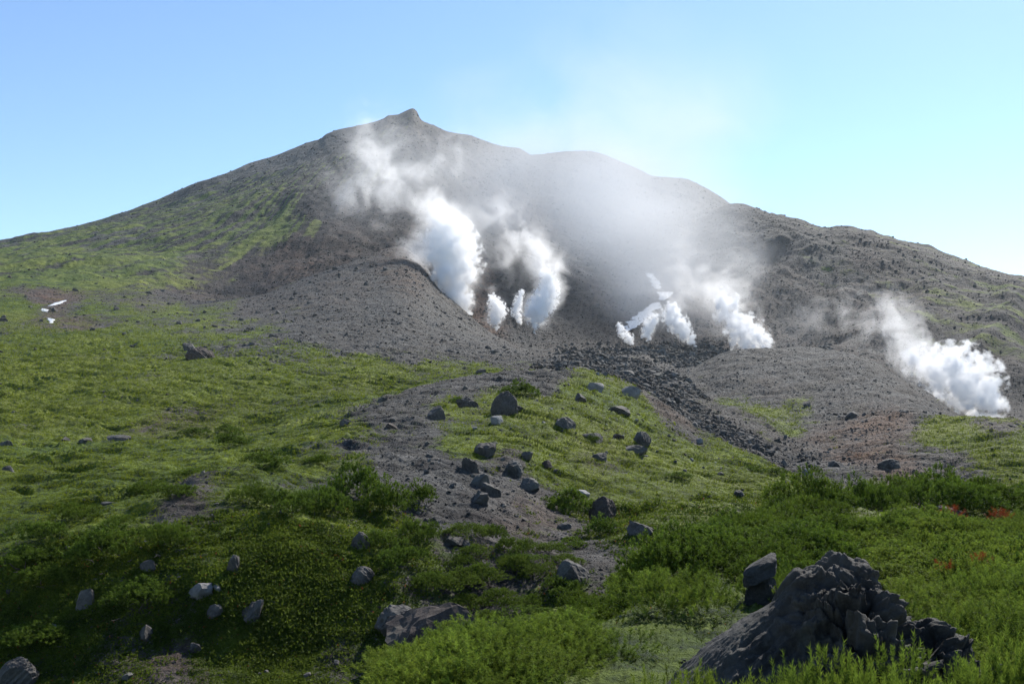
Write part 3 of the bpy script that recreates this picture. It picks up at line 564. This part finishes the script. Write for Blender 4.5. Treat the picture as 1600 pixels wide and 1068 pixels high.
RK = [
 (307,560,46,24,'round',B_,'broad brown dome shaped boulder on the far edge of the meadow'),
 (294,549,24,17,'block',R_,'grey boulder touching the back of the broad brown dome'),
 (790,650,44,38,'round',R_,'biggest round boulder on the green flank of the ridge'),
 (731,637,34,20,'jag',R_,'dark angular boulder left of the biggest round one'),
 (684,656,34,22,'block',R_,'dark slab sided boulder at the gravel edge, left of the green flank'),
 (596,628,14,9,'block',R_,'small dark stone high on the ridge gravel'),
 (610,669,20,11,'block',B_,'brown stone in the middle of the ridge gravel'),
 (539,667,16,9,'block',R_,'small rock at the left edge of the ridge gravel'),
 (750,584,18,8,'block',R_,'dark rock on the crest where ridge gravel meets the scree'),
 (884,668,30,18,'round',R_,'rounded grey rock right of centre on the green flank'),
 (927,690,34,15,'slab',R_,'dark tilted slab on the green flank below the rounded rock'),
 (776,664,20,12,'slab',P_,'pale slab just below the biggest round boulder'),
 (930,609,30,13,'slab',P_,'pale slab on the skyline of the green flank'),
 (986,620,32,16,'slab',P_,'long pale boulder right of the skyline slab, at the rubble edge'),
 (1004,694,32,20,'round',R_,'blue grey boulder low on the green flank near the gully'),
 (995,708,46,12,'slab',R_,'long flat rock in front of the blue grey boulder'),
 (966,646,36,12,'slab',R_,'flat dark rock in the upper right of the green flank'),
 (906,627,22,12,'block',R_,'grey rock below the skyline of the green flank'),
 (967,686,20,10,'block',B_,'brownish rock left of the blue grey boulder'),
 (938,719,22,12,'block',R_,'dark rock near the foot of the green flank'),
 (824,718,24,12,'block',R_,'dark rock right of the jagged outcrop'),
 (854,733,20,10,'block',B_,'brown rock on the turf below and right of the outcrop'),
 (735,737,32,28,'jag',R_,'jagged dark outcrop rock on the left of the path group'),
 (759,716,32,22,'jag',R_,'pointed grey spike rock at the top of the path group'),
 (803,738,36,22,'jag',R_,'grey layered rock on the right of the path group'),
 (827,764,30,17,'block',R_,'wedge rock at the right edge of the gravel below the layered one'),
 (749,758,26,18,'block',R_,'dark rock in the middle of the path group'),
 (767,776,34,24,'block',R_,'largest dark block at the lower end of the path group'),
 (748,788,32,22,'jag',R_,'triangular grey rock lowest in the path group'),
 (944,812,46,36,'round',B_,'striped grey brown boulder on the turf right of the path'),
 (1002,838,42,20,'jag',R_,'low wedge shaped rock against the middle thicket'),
 (906,775,32,9,'slab',P_,'pale flat slab above the striped boulder'),
 (882,828,22,11,'block',R_,'small dark rock left of the striped boulder'),
 (899,912,46,34,'block',R_,'blue grey angular rock beside the clump of pines at the slope edge'),
 (684,818,22,12,'block',R_,'dark rock at the left border of the lower gravel path'),
 (709,855,28,14,'slab',R_,'thin slab resting on the lower gravel path'),
 (728,857,18,12,'block',R_,'small block right beside the thin slab on the gravel'),
 (562,858,34,26,'round',R_,'shaded rock between the dark pine cluster and the bank pines'),
 (564,912,40,24,'round',R_,'shaded rock on the bank left of the rock outcrop'),
 (7,735,22,11,'block',R_,'grey rock on the meadow at the left margin, lower one'),
 (4,698,18,9,'block',R_,'rock on the meadow at the left margin, upper one'),
 (132,693,22,9,'block',R_,'dark rock left of the long one on the meadow'),
 (182,688,32,10,'slab',R_,'long dark rock on the meadow'),
 (100,690,16,7,'block',R_,'smallest dark rock in the meadow row'),
 (127,952,34,27,'block',R_,'squat rock on the left bank with a flat top'),
 (363,895,22,26,'jag',R_,'upright rock standing alone on the middle of the bank'),
 (229,893,26,12,'slab',R_,'flat rock tucked under the pine beside the gravel patch'),
 (314,940,36,16,'slab',P_,'pale split slab on the bank right of the squat rock'),
 (334,967,26,15,'block',R_,'grey rock just below the split slab'),
 (393,973,34,24,'jag',R_,'crumbly grey rock right of the split slab'),
 (226,1000,28,18,'block',R_,'grey rock below the pine with deep shade'),
 (84,990,15,9,'jag',P_,'small bright pointed stone on the left bank gravel'),
 (305,1020,18,11,'block',R_,'small rock in the lower middle of the bank'),
 (22,1072,58,38,'round',R_,'large grey boulder in the bottom left corner'),
 (198,1062,17,9,'block',R_,'small rock at the bottom edge right of the corner boulder'),
 (166,790,24,5,'slab',R_,'very flat grey slab in the meadow turf'),
 (338,928,14,8,'block',P_,'small pale stone above the split slab'),
 (1263,742,18,12,'round',P_,'blue white boulder at the foot of the rubble gully'),
 (1155,776,20,9,'jag',R_,'small grey rock on the green hummocks before the middle thicket'),
 (1490,812,42,18,'jag',R_,'grey rock poking out of the pines near the far hedge'),
 (1262,636,16,9,'block',R_,'dark block at the foot of the grey mound'),
 (1333,652,20,9,'slab',R_,'dark rock on the crest of the brown bank, left of two'),
 (1352,650,12,6,'block',R_,'smaller dark rock on the crest of the brown bank, right of two'),
 (1412,645,12,6,'block',R_,'small dark rock on the mound foot near the steam cloud'),
 (1395,732,34,16,'slab',R_,'dark rock sticking out of the brown bank above the far hedge'),
 (1310,730,24,12,'block',R_,'grey rock low on the brown bank'),
 (855,575,16,7,'block',R_,'dark rock where the scree meets the rubble'),
 (762,546,12,8,'jag',R_,'upper of two dark rocks at the tip of the scree slope'),
 (771,552,14,7,'block',R_,'lower of two dark rocks at the tip of the scree slope'),
]
for u, v, a, b, kd_, m, lab in RK:
    x, y, z, U, s = hit(u, v-1); W = a/F*y; H = b/F*y; rock(x, y+W*.3, ground(x, y+W*.3), W*1.05, H*1.12, kd_, m, lab)
def scat_rocks(n, wgt, lo, hi, label, group, m, a=2.4, kinds=('block', 'jag', 'slab')):
    U, s, P, _ = sample(n, wgt); szs = pareto(n, lo, hi, a)
    for p, q_ in zip(P, szs):
        W = q_*p[1]/F; rock(p[0], p[1], p[2], W, W*random.uniform(.4, .75), random.choice(kinds), m, label, group)
zone = lambda a, b: (SS > a)*(SS < b)
scat_rocks(26, PXH*zone(6.2, 7.2)*(UU > 690)*(UU < 1130)*(G > .4), 5, 12, 'small pale stone strewn over the green flank of the ridge', 'pale stones on the green flank', P_, 2.6, ('slab', 'block'))
scat_rocks(60, PXH*zone(6.2, 7.2)*(UU > 690)*(UU < 1130)*(G > .4), 4, 15, 'small grey rock strewn over the green flank of the ridge', 'rocks strewn over the green flank', R_)
scat_rocks(44, PXH*zone(4.5, 7)*(UU > 560)*(UU < 880)*(G < .4), 4, 13, 'small rock lying on the gravel path of the ridge', 'rocks on the ridge gravel', R_)
scat_rocks(30, PXH*zone(9.8, 11.5)*(UU < 560), 6, 14, 'dark rock scattered over the slope beyond the meadow', 'rocks beyond the meadow', R_)
scat_rocks(20, PXH*zone(3, 5.6)*(UU < 620), 7, 16, 'small rock half hidden in the plants of the left bank', 'rocks on the left bank', R_)
scat_rocks(30, PXH*gul_m*zone(7.5, 10.5), 12, 26, 'boulder in the rubble of the gully', 'boulders in the gully rubble', R_)
scat_rocks(20, PXH*zone(11, 13)*(UU < 850), 7, 13, 'dark rock on the grey scree slope', 'rocks on the scree slope', R_)

# ---- the big lava rock at bottom right: profile along its length, craggy relief
def lava_rock():
    x, y, z, U, s = hit(1270, 1068); d0 = 6.0
    prof = np.array([(1030,1100),(1058,1062),(1095,1020),(1130,985),(1160,965),(1190,945),(1212,925),(1226,900),(1240,888),(1270,884),(1300,876),(1335,872),(1350,878),(1362,902),(1372,925),(1392,945),(1408,972),(1425,975),(1440,965),(1458,978),(1480,990),(1502,1000),(1515,1045),(1530,1100)], float)
    n, m = 360, 220; uu = np.linspace(1030, 1530, n); top = np.interp(uu, prof[:, 0], prof[:, 1]); top = np.convolve(np.pad(top, 3, 'edge'), np.ones(7)/7, 'valid')
    t = np.linspace(-1, 1, m); co = np.zeros((m, n, 3))
    for j, a in enumerate(t):
        depth = d0+.25+a*.95; ridge_ = d0+.25
        xx = (uu-800)/F*ridge_; zt = np.array([lev(u, v)[1] for u, v in zip(uu, top)])*ridge_
        base = -1.95; hgt = zt-base; pr = (1-abs(a)**1.7) if a > 0 else (1-abs(a)**(1.5))
        lean = .75*np.exp(-((uu-1150)/90)**2)
        zz = base+hgt*np.clip(pr+lean*.0, 0, 1)
        co[j] = np.stack([xx+a*.10, np.full(n, depth)+.12*np.sin(uu/40)*a, zz], -1)
    Xc, Yc, Zc = co[..., 0], co[..., 1], co[..., 2]
    cr = sm(1.45, 1.9, Xc)                                     # right part craggy, left part smooth and striated
    nx = Xc*1.0; ny = Yc*.8+Zc*.9
    rid = np.abs(fbm(nx*3.2, ny*3.2, 301, 5, .6)); pits = ridged(nx*6, ny*6, 303, 4, .6)
    dsp = cr*((pits-.35)*.03-rid*.16+.03)+(1-cr)*(fbm((nx+ny)*2, (nx-ny)*9, 305, 4, .6)*.05)+fbm(nx*22, ny*22, 307, 3, .6)*.012
    step = np.floor((ny*1.7+fbm(nx*1.5, ny*1.5, 309, 3)*1.2)*2.2)/2.2-(ny*1.7+fbm(nx*1.5, ny*1.5, 309, 3)*1.2)
    dsp = dsp+cr*step*.05
    def cells(px_, py_, seed):
        ix, iy = np.floor(px_), np.floor(py_); best = np.full(px_.shape, 9.); val = np.zeros(px_.shape); sec = np.full(px_.shape, 9.)
        for ox in (-1, 0, 1):
            for oy in (-1, 0, 1):
                hx = _hash(ix+ox, iy+oy, seed)/4294967296.; hy = _hash(ix+ox, iy+oy, seed+7)/4294967296.; hv = _hash(ix+ox, iy+oy, seed+13)/4294967296.
                dd = np.hypot(ix+ox+hx-px_, iy+oy+hy-py_); sec = np.minimum(sec, np.maximum(dd, best)); ta = hv*6.283*7; pl = hv+1.1*(np.cos(ta)*(ix+ox+hx-px_)+np.sin(ta)*(iy+oy+hy-py_)); val = np.where(dd < best, pl, val); best = np.minimum(best, dd)
        return val, np.clip((sec-best)*5, 0, 1)
    wx = nx+fbm(nx*4, ny*4, 311, 3)*.12; wy = ny+fbm(nx*4, ny*4, 312, 3)*.12
    for sc_, am in ((2.6, .20), (6.5, .09), (16, .035)):
        v1, e1 = cells(wx*sc_, wy*sc_, 320+int(sc_)); dsp = dsp+cr*((v1-.5)*am*e1-(1-e1)*am*.35)
    gx = np.gradient(co, axis=1); gy = np.gradient(co, axis=0); nr = np.cross(gx, gy); nr /= np.linalg.norm(nr, axis=-1, keepdims=True)+1e-9
    nr[..., 2] = np.abs(nr[..., 2]); fade = (1-np.abs(t)**6)[:, None]*sm(1030, 1070, uu)[None]*(1-sm(1500, 1530, uu))[None]
    fade2 = fade*(.35+.65*sm(.05, .35, np.abs(t))[:, None])
    co = co+nr*(dsp*fade2)[..., None]
    a = np.arange(m-1)[:, None]*n+np.arange(n-1)[None]; q = np.stack([a, a+1, a+1+n, a+n], -1).reshape(-1, 4)
    # close it underneath
    bot = co.copy().reshape(-1, 3); bot[:, 2] = -2.4; k = m*n
    ring = list(range(n))+[j*n+n-1 for j in range(1, m)]+[(m-1)*n+i for i in range(n-2, -1, -1)]+[j*n for j in range(m-2, 0, -1)]
    br = np.array([co.reshape(-1, 3)[i]*[1, 1, 0]+[0, 0, -2.6] for i in ring]); allc = np.vstack([co.reshape(-1, 3), br, [[br[:, 0].mean(), br[:, 1].mean(), -2.6]]])
    L2 = len(ring); sk = np.array([[ring[(i+1) % L2], ring[i], k+i, k+(i+1) % L2] for i in range(L2)]); cap = np.array([[k+(i+1) % L2, k+i, k+L2] for i in range(L2)])
    me = mesh_np('lava_boulder', allc, tris=cap, quads=np.vstack([q, sk])); o = link('lava_boulder', me, M_lava)
    return tag(o, 'big craggy dark lava rock with smooth left face in the pines, bottom right', 'boulder')
lava_rock()
x, y, z, U, s = hit(1192, 945); rock(x, y+.1, z+.30, 70/F*y, .24, 'slab', M_lava, 'tilted dark slab lying on top of a block, left of the big lava rock', tilt=-.55, var=1, sink=.0, name='rock_slab', cat='rock')
rock(x-.02, y+.14, z-.02, 70/F*y, .50, 'block', M_lava, 'block under the tilted slab, left of the big lava rock', var=2)
x, y, z, U, s = hit(832, 1006); rock(x, y, z, 60/F*y, .16, 'slab', M_rock, 'flat grey slab among the pines at the bottom centre edge', tilt=-.15, var=2, sink=.1)
# outcrop below the bank
x, y, z, U, s = hit(675, 1030); rock(x, y+1.2, z-.35, 175/F*y, 80/F*y*1.25, 'block', M_rockbrown, 'wide dark brown rock outcrop in the shade at the foot of the bank, bottom centre', var=3, sink=.1, name='rock_outcrop', cat='outcrop')
x, y, z, U, s = hit(618, 1000); rock(x, y+.8, z-.2, 80/F*y, 60/F*y, 'jag', M_rock, 'broken grey rock joined to the left end of the wide brown outcrop', var=1, sink=.1)

# ---- snow
def snow(path, label, group=None, name='snow_patch', thick=.16):
    rows_ = []
    for (u0, v0, h0), (u1, v1, h1) in zip(path[:-1], path[1:]):
        n = max(2, int(math.hypot(u1-u0, v1-v0)/1.5))
        for i in range(n): t = i/n; rows_.append((u0+(u1-u0)*t, v0+(v1-v0)*t, h0+(h1-h0)*t))
    rows_.append(path[-1]); m = 11; co = []
    d_ = hit(path[0][0], path[0][1])[1]; th = thick*d_/400
    for k, (u, v, hw) in enumerate(rows_):
        jl = hw*(1+.9*float(fbm(k*.31, hw, 401, 4))); jr = hw*(1+.9*float(fbm(k*.31, 50+hw, 402, 4)))
        for i in range(m):
            a = -1+2*i/(m-1); uu = u+(a*jl if a < 0 else a*jr); xx, yy, zz, _, _ = hit(uu, v)
            e = 1-abs(a)**6; e *= 0 if k in (0, len(rows_)-1) else 1
            co.append((xx, yy, zz+th*(e*1.6-.6)+.3*th*e*float(fbm(xx/3, yy/3, 404, 2))))
    n = len(rows_); a = np.arange(n-1)[:, None]*m+np.arange(m-1)[None]; q = np.stack([a, a+m, a+1+m, a+1], -1).reshape(-1, 4)
    return tag(link(name, mesh_np(name, np.array(co), quads=q), M_snow), label, 'snow patch', group)
snow([(1012,426,4),(1018,432,7),(1024,442,9),(1030,452,5)], 'highest narrow snow patch above the steaming crater foot')
snow([(1040,455,14),(1040,460,11),(1036,466,7),(1034,470,2)], 'small triangular snow patch just below the highest one')
snow([(1028,472,6),(1020,480,12),(1008,490,13),(994,502,12),(984,512,9),(978,517,3)], 'long slanting snow patch partly veiled by steam puffs')
snow([(103,469,1.5),(97,471,5),(88,474,6),(80,477,4),(74,478,1)], 'upper snow remnant in the small stream cut at left')
snow([(66,481,1),(69,484,5),(70,486,4),(74,487,1)], 'middle snow remnant in the small stream cut at left')
snow([(74,496,1),(79,499,6),(81,503,5),(79,505,1)], 'lowest snow remnant in the small stream cut at left')

# ---- every repeat gets the label of its own place in its row
ORD = ['first','second','third','fourth','fifth','sixth','seventh','eighth','ninth','tenth','eleventh','twelfth','thirteenth','fourteenth','fifteenth','sixteenth']
def own_labels(group, what, per=9):
    os_ = [o for o in COL.objects if o.get('group') == group]
    if len(os_) < 2: return
    pos_ = {o.name: px(*o.location) for o in os_}
    os_.sort(key=lambda o: -pos_[o.name][1]); nb = max(1, round(len(os_)/per)); size = math.ceil(len(os_)/nb)
    for b in range(nb):
        r = sorted(os_[b*size:(b+1)*size], key=lambda o: pos_[o.name][0])
        row_ = '' if nb == 1 else (' of the front row' if b == 0 else ' of the rearmost row' if b == nb-1 else ' of the %s row' % ORD[b])
        for i, o in enumerate(r):
            side = 'from the left' if i < (len(r)+1)//2 else 'from the right'; n = i if side[-4:] == 'left' else len(r)-1-i
            o['label'] = '%s, %s %s%s' % (what, ORD[n], side, row_)
for g, wh in (('dwarf pines along the crest of the near slope', 'dark dwarf pine in the far hedge'), ('dwarf pines in the middle thicket', 'shaded dwarf pine in the middle thicket'),
    ('dwarf pines in the right thicket', 'bright dwarf pine in the right thicket'), ('dwarf pines in the clump at the slope edge', 'dwarf pine in the slope edge clump'),
    ('dwarf pines at the bottom centre edge', 'pale dwarf pine at bottom centre'), ('dwarf pines behind the big lava rock', 'dwarf pine behind the lava rock'),
    ('dwarf pines in front of the big lava rock', 'dwarf pine before the lava rock'), ('dwarf pines at the path foot', 'small dwarf pine at the path foot'), ('rocks strewn over the green flank', 'small grey rock on the green flank'),
    ('pale stones on the green flank', 'pale stone on the green flank'), ('rocks on the ridge gravel', 'small rock on the gravel path'),
    ('rocks beyond the meadow', 'dark rock beyond the meadow'), ('rocks on the left bank', 'small rock on the left bank'),
    ('boulders in the gully rubble', 'boulder in the gully rubble'), ('rocks on the scree slope', 'dark rock on the scree slope')): own_labels(g, wh)
# ------------------------------------------------------------------ steam
rs = np.random.RandomState(4)
def world(u, v, d):
    U, t = lev(u, v); return np.array([(U-800)/F*d, d, t*d])

def balls_mesh(name, balls, voxel):
    v, f = ICO[2]; co = []; fa = []
    for k, bl in enumerate(balls): c, r = bl[:2]; co.append(v*r+c); fa.append(f+k*len(v))
    me = mesh_np('tmp', np.vstack(co), tris=np.vstack(fa)); o = link('tmp', me)
    md = o.modifiers.new('r', 'REMESH'); md.mode = 'VOXEL'; md.voxel_size = voxel
    bpy.context.view_layer.update()
    ev = o.evaluated_get(bpy.context.evaluated_depsgraph_get()); m2 = bpy.data.meshes.new_from_object(ev); m2.name = name
    bpy.data.objects.remove(o); bpy.data.meshes.remove(me); return m2
def chain(path, step=.35):
    """balls along a path of (u, v, distance, radius in px)"""
    out = []
    for (a, b) in zip(path[:-1], path[1:]):
        pa, pb = world(*a[:3]), world(*b[:3]); ra, rb = a[3]/F*a[2], b[3]/F*b[2]
        n = max(1, int(np.linalg.norm(pb-pa)/(step*(ra+rb)/2)))
        for i in range(n): t = i/n; out.append((pa+(pb-pa)*t, ra+(rb-ra)*t))
    out.append((pb, rb)); return out
def billow(balls, n, f0=.2, f1=.5, lev2=3):
    out = [(c, r*.62) for c, r in balls]
    for c, r in balls:
        for _ in range(n):
            d = rs.normal(size=3); d /= np.linalg.norm(d); rr = r*rs.uniform(f0, f1); c2 = c+d*(r*1.0-rr*rs.uniform(.1, .9))
            out.append((c2, rr))
            for _ in range(lev2):
                d2 = rs.normal(size=3)+d*1.2; d2 /= np.linalg.norm(d2); r3 = rr*rs.uniform(.3, .5); out.append((c2+d2*(rr*.95), r3))
    return out
def steam_mat(name, density, color=(1, 1, 1), aniso=.35):
    m, n, l = mat(name); o = n.new('ShaderNodeOutputMaterial'); s = n.new('ShaderNodeVolumePrincipled')
    s.inputs['Color'].default_value = (*color, 1); s.inputs['Density'].default_value = density; s.inputs['Anisotropy'].default_value = aniso
    l.new(s.outputs[0], o.inputs['Volume']); return m
def wisp_mat(name, balls, density, scale, lo=.35, hi=.75, soft=1.0, rate=.5, color=(1, 1, 1), stretch=(1, 1, 1), aniso=.35):
    """drifting steam: thick near the middle of its balls, torn by noise"""
    q = N(name); p = q.pos(); acc = None
    for bl in balls:
        c, r = bl[:2]; wt_ = bl[2] if len(bl) > 2 else 1.0
        d = q.add('ShaderNodeVectorMath', operation='DISTANCE'); q.l.new(p, d.inputs[0]); d.inputs[1].default_value = c
        g = q.math('SUBTRACT', 1.0, q.math('DIVIDE', d.outputs['Value'], float(r)), clamp=True)
        g = q.math('MULTIPLY', g, g)
        if wt_ != 1.0: g = q.math('MULTIPLY', g, wt_)
        acc = g if acc is None else q.math('ADD', acc, g)
    nz = q.noise(q.scaled(p, stretch), scale, 8, .62, .8)
    f = q.math('ADD', q.math('MULTIPLY', q.math('POWER', acc, .5), soft), q.math('MULTIPLY', q.math('SUBTRACT', nz, .5), 3.6))
    f = q.rng(f, lo, hi)
    f = q.math('MULTIPLY', f, q.math('MINIMUM', q.math('MULTIPLY', acc, 2.0), 1.0))
    s = q.add('ShaderNodeVolumePrincipled', {'Density': q.math('MULTIPLY', f, density), 'Anisotropy': aniso}); s.inputs['Color'].default_value = (*color, 1)
    q.l.new(s.outputs[0], q.out.inputs['Volume']); q.m.cycles.volume_step_rate = rate; q.m.cycles.homogeneous_volume = False
    return q.m
def core_mat(name, path, r0, dens):
    """thick steam: solid along its path, its outside eaten into billows"""
    q = N(name); p = q.pos(); acc = None
    warp = q.add('ShaderNodeTexNoise', {'Vector': p, 'Scale': 0.8/r0, 'Detail': 4}).outputs['Color']
    wv = q.add('ShaderNodeVectorMath', {0: warp}, operation='SUBTRACT'); wv.inputs[1].default_value = (.5, .5, .5)
    ws = q.add('ShaderNodeVectorMath', {0: wv.outputs[0]}, operation='SCALE'); ws.inputs['Scale'].default_value = r0*1.2
    pw = q.add('ShaderNodeVectorMath', {0: p, 1: ws.outputs[0]}, operation='ADD').outputs[0]
    for c, r in chain(path, .8):
        d = q.add('ShaderNodeVectorMath', operation='DISTANCE'); q.l.new(pw, d.inputs[0]); d.inputs[1].default_value = c
        g = q.math('SUBTRACT', 1.0, q.math('DIVIDE', d.outputs['Value'], float(r)*1.55))
        acc = g if acc is None else q.math('MAXIMUM', acc, g)
    n1 = q.noise(p, 2.2/r0, 8, .65, .3)
    puff = None
    for k_, am in ((1.0, 1.0), (2.3, .55), (5.2, .28)):
        vo = q.add('ShaderNodeTexVoronoi', {'Vector': pw, 'Scale': k_/r0, 'Randomness': 1.0}, feature='F1')
        t = q.math('MULTIPLY', q.math('SUBTRACT', .48, vo.outputs['Distance']), am); puff = t if puff is None else q.math('ADD', puff, t)
    f = q.math('ADD', q.math('MULTIPLY', acc, 1.25), q.math('ADD', q.math('MULTIPLY', puff, 1.5), q.math('MULTIPLY', q.math('SUBTRACT', n1, .5), 1.6))); f = q.rng(f, .40, .88)
    f = q.math('MULTIPLY', f, q.rng(acc, 0, .12))
    s = q.add('ShaderNodeVolumePrincipled', {'Density': q.math('MULTIPLY', f, dens), 'Anisotropy': .1}); s.inputs['Color'].default_value = (1, 1, 1, 1)
    q.l.new(s.outputs[0], q.out.inputs['Volume']); q.m.cycles.volume_step_rate = .32; return q.m
def plume(label, core, wisps, dens, scale, voxel, n=12, wd=None, rate=.35, mat_=None, **kw):
    b = chain(core); me = balls_mesh('steam_plume', [(c, r*2.3) for c, r in b], voxel*2)
    r0 = np.mean([r for c, r in b])
    o = tag(link('steam_plume', me, core_mat('dense_steam', core, r0, 2.8/r0)), label, 'steam plume', 'steam plumes rising from the vents')
    if wisps:
        wb = [(world(*a[:3]), a[3]*1.25/F*a[2])+tuple(a[4:]) for a in wisps]
        m2 = balls_mesh('drifting_steam', wb, max(bl[1] for bl in wb)/7)
        link('drifting_steam', m2, wisp_mat('drifting_steam', wb, dens, scale, rate=rate, **kw), o)
    return o
plume('tallest dense white steam plume, at the left end of the crater vents',
  [(738, 499, 436, 3), (728, 482, 438, 11), (712, 462, 440, 20), (706, 430, 445, 30), (708, 400, 450, 36), (706, 374, 456, 32), (692, 352, 462, 20)],
  [(728, 470, 440, 26), (712, 430, 446, 50), (704, 385, 452, 66, 1), (690, 345, 465, 66, .9), (648, 395, 455, 44, .6), (650, 310, 480, 70, .35), (610, 275, 500, 90, .22), (585, 235, 520, 90, .17), (550, 300, 500, 90, .18), (690, 250, 520, 90, .14), (575, 190, 540, 55, .12)], .10, .06, 1.6)
plume('small short steam puff just right of the tallest plume, above an orange bank',
  [(776, 520, 436, 1), (775, 511, 437, 4), (773, 499, 438, 9), (778, 486, 440, 12), (769, 466, 442, 7)],
  [(773, 500, 438, 20, .7), (776, 480, 440, 24, .6), (768, 455, 444, 20, .4)], .12, .1, .9)
plume('crooked steam column rising from a narrow pointed foot, middle of the crater vents',
  [(837, 524, 415, 1), (836, 514, 416, 3), (836, 503, 418, 7), (838, 489, 420, 16), (850, 470, 424, 17), (860, 448, 428, 12), (853, 428, 431, 9)],
  [(838, 490, 420, 32), (850, 460, 424, 40), (862, 430, 430, 38, 1), (846, 400, 436, 44, .8), (818, 378, 442, 58, .32), (812, 440, 438, 40, .22), (790, 410, 442, 44, .2), (800, 350, 446, 80, .14), (780, 340, 450, 60, .15)], .10, .08, 1.0)
plume('thin low steam wisp between the small puff and the pointed jet',
  [(815, 510, 424, 1), (811, 500, 425, 4), (806, 487, 427, 7), (810, 470, 429, 6), (816, 455, 430, 4)],
  [(808, 490, 425, 14, .6), (810, 465, 429, 16, .5)], .1, .12, .8)
plume('ragged steam puffs boiling up beside the snow patch at the crater foot',
  [(1088, 540, 482, 2), (1078, 529, 483, 8), (1064, 511, 485, 14), (1050, 494, 488, 14), (1048, 480, 490, 8)],
  [(1010, 515, 482, 20), (1050, 500, 488, 40, .6), (1075, 520, 486, 28, .5), (1060, 465, 495, 44, .3)], .09, .08, 1.0)
plume('tiny steam jet at the left foot of the lower snow patch',
  [(988, 538, 478, 2), (982, 528, 479, 7), (972, 520, 480, 6), (967, 506, 482, 4)], None, 0, 1, .8)
plume('short steam puff between the lower snow patch and the ragged puffs', [(1014, 534, 480, 2), (1010, 522, 481, 7), (1016, 507, 483, 9), (1026, 496, 485, 6)], [(1012, 515, 482, 22, .5), (1022, 495, 485, 26, .4)], .09, .1, .8)
plume('round dense white steam plume rising behind the grey gravel mound',
  [(1208, 548, 500, 4), (1190, 540, 500, 15), (1172, 528, 502, 24), (1156, 508, 505, 22), (1140, 486, 508, 20), (1128, 466, 512, 14)],
  [(1180, 530, 502, 36, .8), (1150, 495, 506, 52, .7), (1118, 455, 512, 70, .3), (1090, 410, 525, 85, .14), (1050, 440, 530, 80, .1), (1160, 430, 520, 60, .12)], .08, .07, 1.5)
plume('big white steam cloud rising at the right behind the grassy bank',
  [(1546, 658, 352, 6), (1536, 645, 353, 19), (1530, 622, 354, 32), (1516, 600, 356, 40), (1492, 584, 358, 38), (1462, 576, 361, 30), (1436, 566, 364, 22)],
  [(1522, 610, 355, 54, .6), (1480, 580, 360, 60, .7), (1430, 560, 366, 66, .6), (1410, 512, 372, 62, .5), (1390, 476, 378, 48, .4), (1360, 540, 376, 66, .3), (1320, 500, 390, 75, .18), (1260, 490, 400, 70, .12), (1340, 460, 390, 60, .15)], .07, .09, 1.1)
# the wide drifting veil of steam
vb = [(1210, 400, 620, 110, .35), (1130, 350, 640, 120, .45), (700, 330, 560, 110, .4), (780, 330, 620, 120, .45), (1100, 190, 900, 170, .3), (760, 180, 900, 130, .22), (1110, 480, 560, 100, 0.7), (1060, 420, 620, 130, 0.7), (990, 370, 595, 160, 0.8), (930, 320, 680, 170, 0.9), (860, 290, 697, 160, 0.8), (780, 290, 680, 150, 0.7), (700, 270, 663, 140, 0.5), (620, 290, 640, 110, 0.45), (590, 230, 646, 100, 0.35), (540, 310, 640, 80, 0.25), (880, 200, 765, 170, 0.42), (1000, 240, 765, 190, 0.5), (1080, 320, 680, 140, 0.4), (980, 120, 850, 200, 0.16), (1160, 430, 600, 100, 0.6), (1000, 470, 560, 110, 0.7), (1240, 520, 520, 110, 0.3)]
wb = [(world(*a[:3]), a[3]*1.15/F*a[2], a[4]) for a in vb]
tag(link('steam_haze', balls_mesh('steam_haze', wb, 14), wisp_mat('steam_haze', wb, .0215, .0085, aniso=.05, lo=0, hi=1.5, rate=.4, soft=1.1)), 'thin veil of steam drifting across the summit and crater', 'steam', kind='stuff')

# air
hz = steam_mat('air', 0.00005, (.72, .87, 1.0), .3)
x0, x1, y0, y1, z0, z1 = -9000, 9000, -400, 9400, float(Z.min())-1, float(Z.max())+30
c8 = np.array([[x, y, z] for x in (x0, x1) for y in (y0, y1) for z in (z0, z1)])
tag(link('haze', mesh_np('haze', c8, quads=np.array([[0, 1, 3, 2], [4, 6, 7, 5], [0, 4, 5, 1], [2, 3, 7, 6], [0, 2, 6, 4], [1, 5, 7, 3]]), smooth=False), hz), kind='stuff')
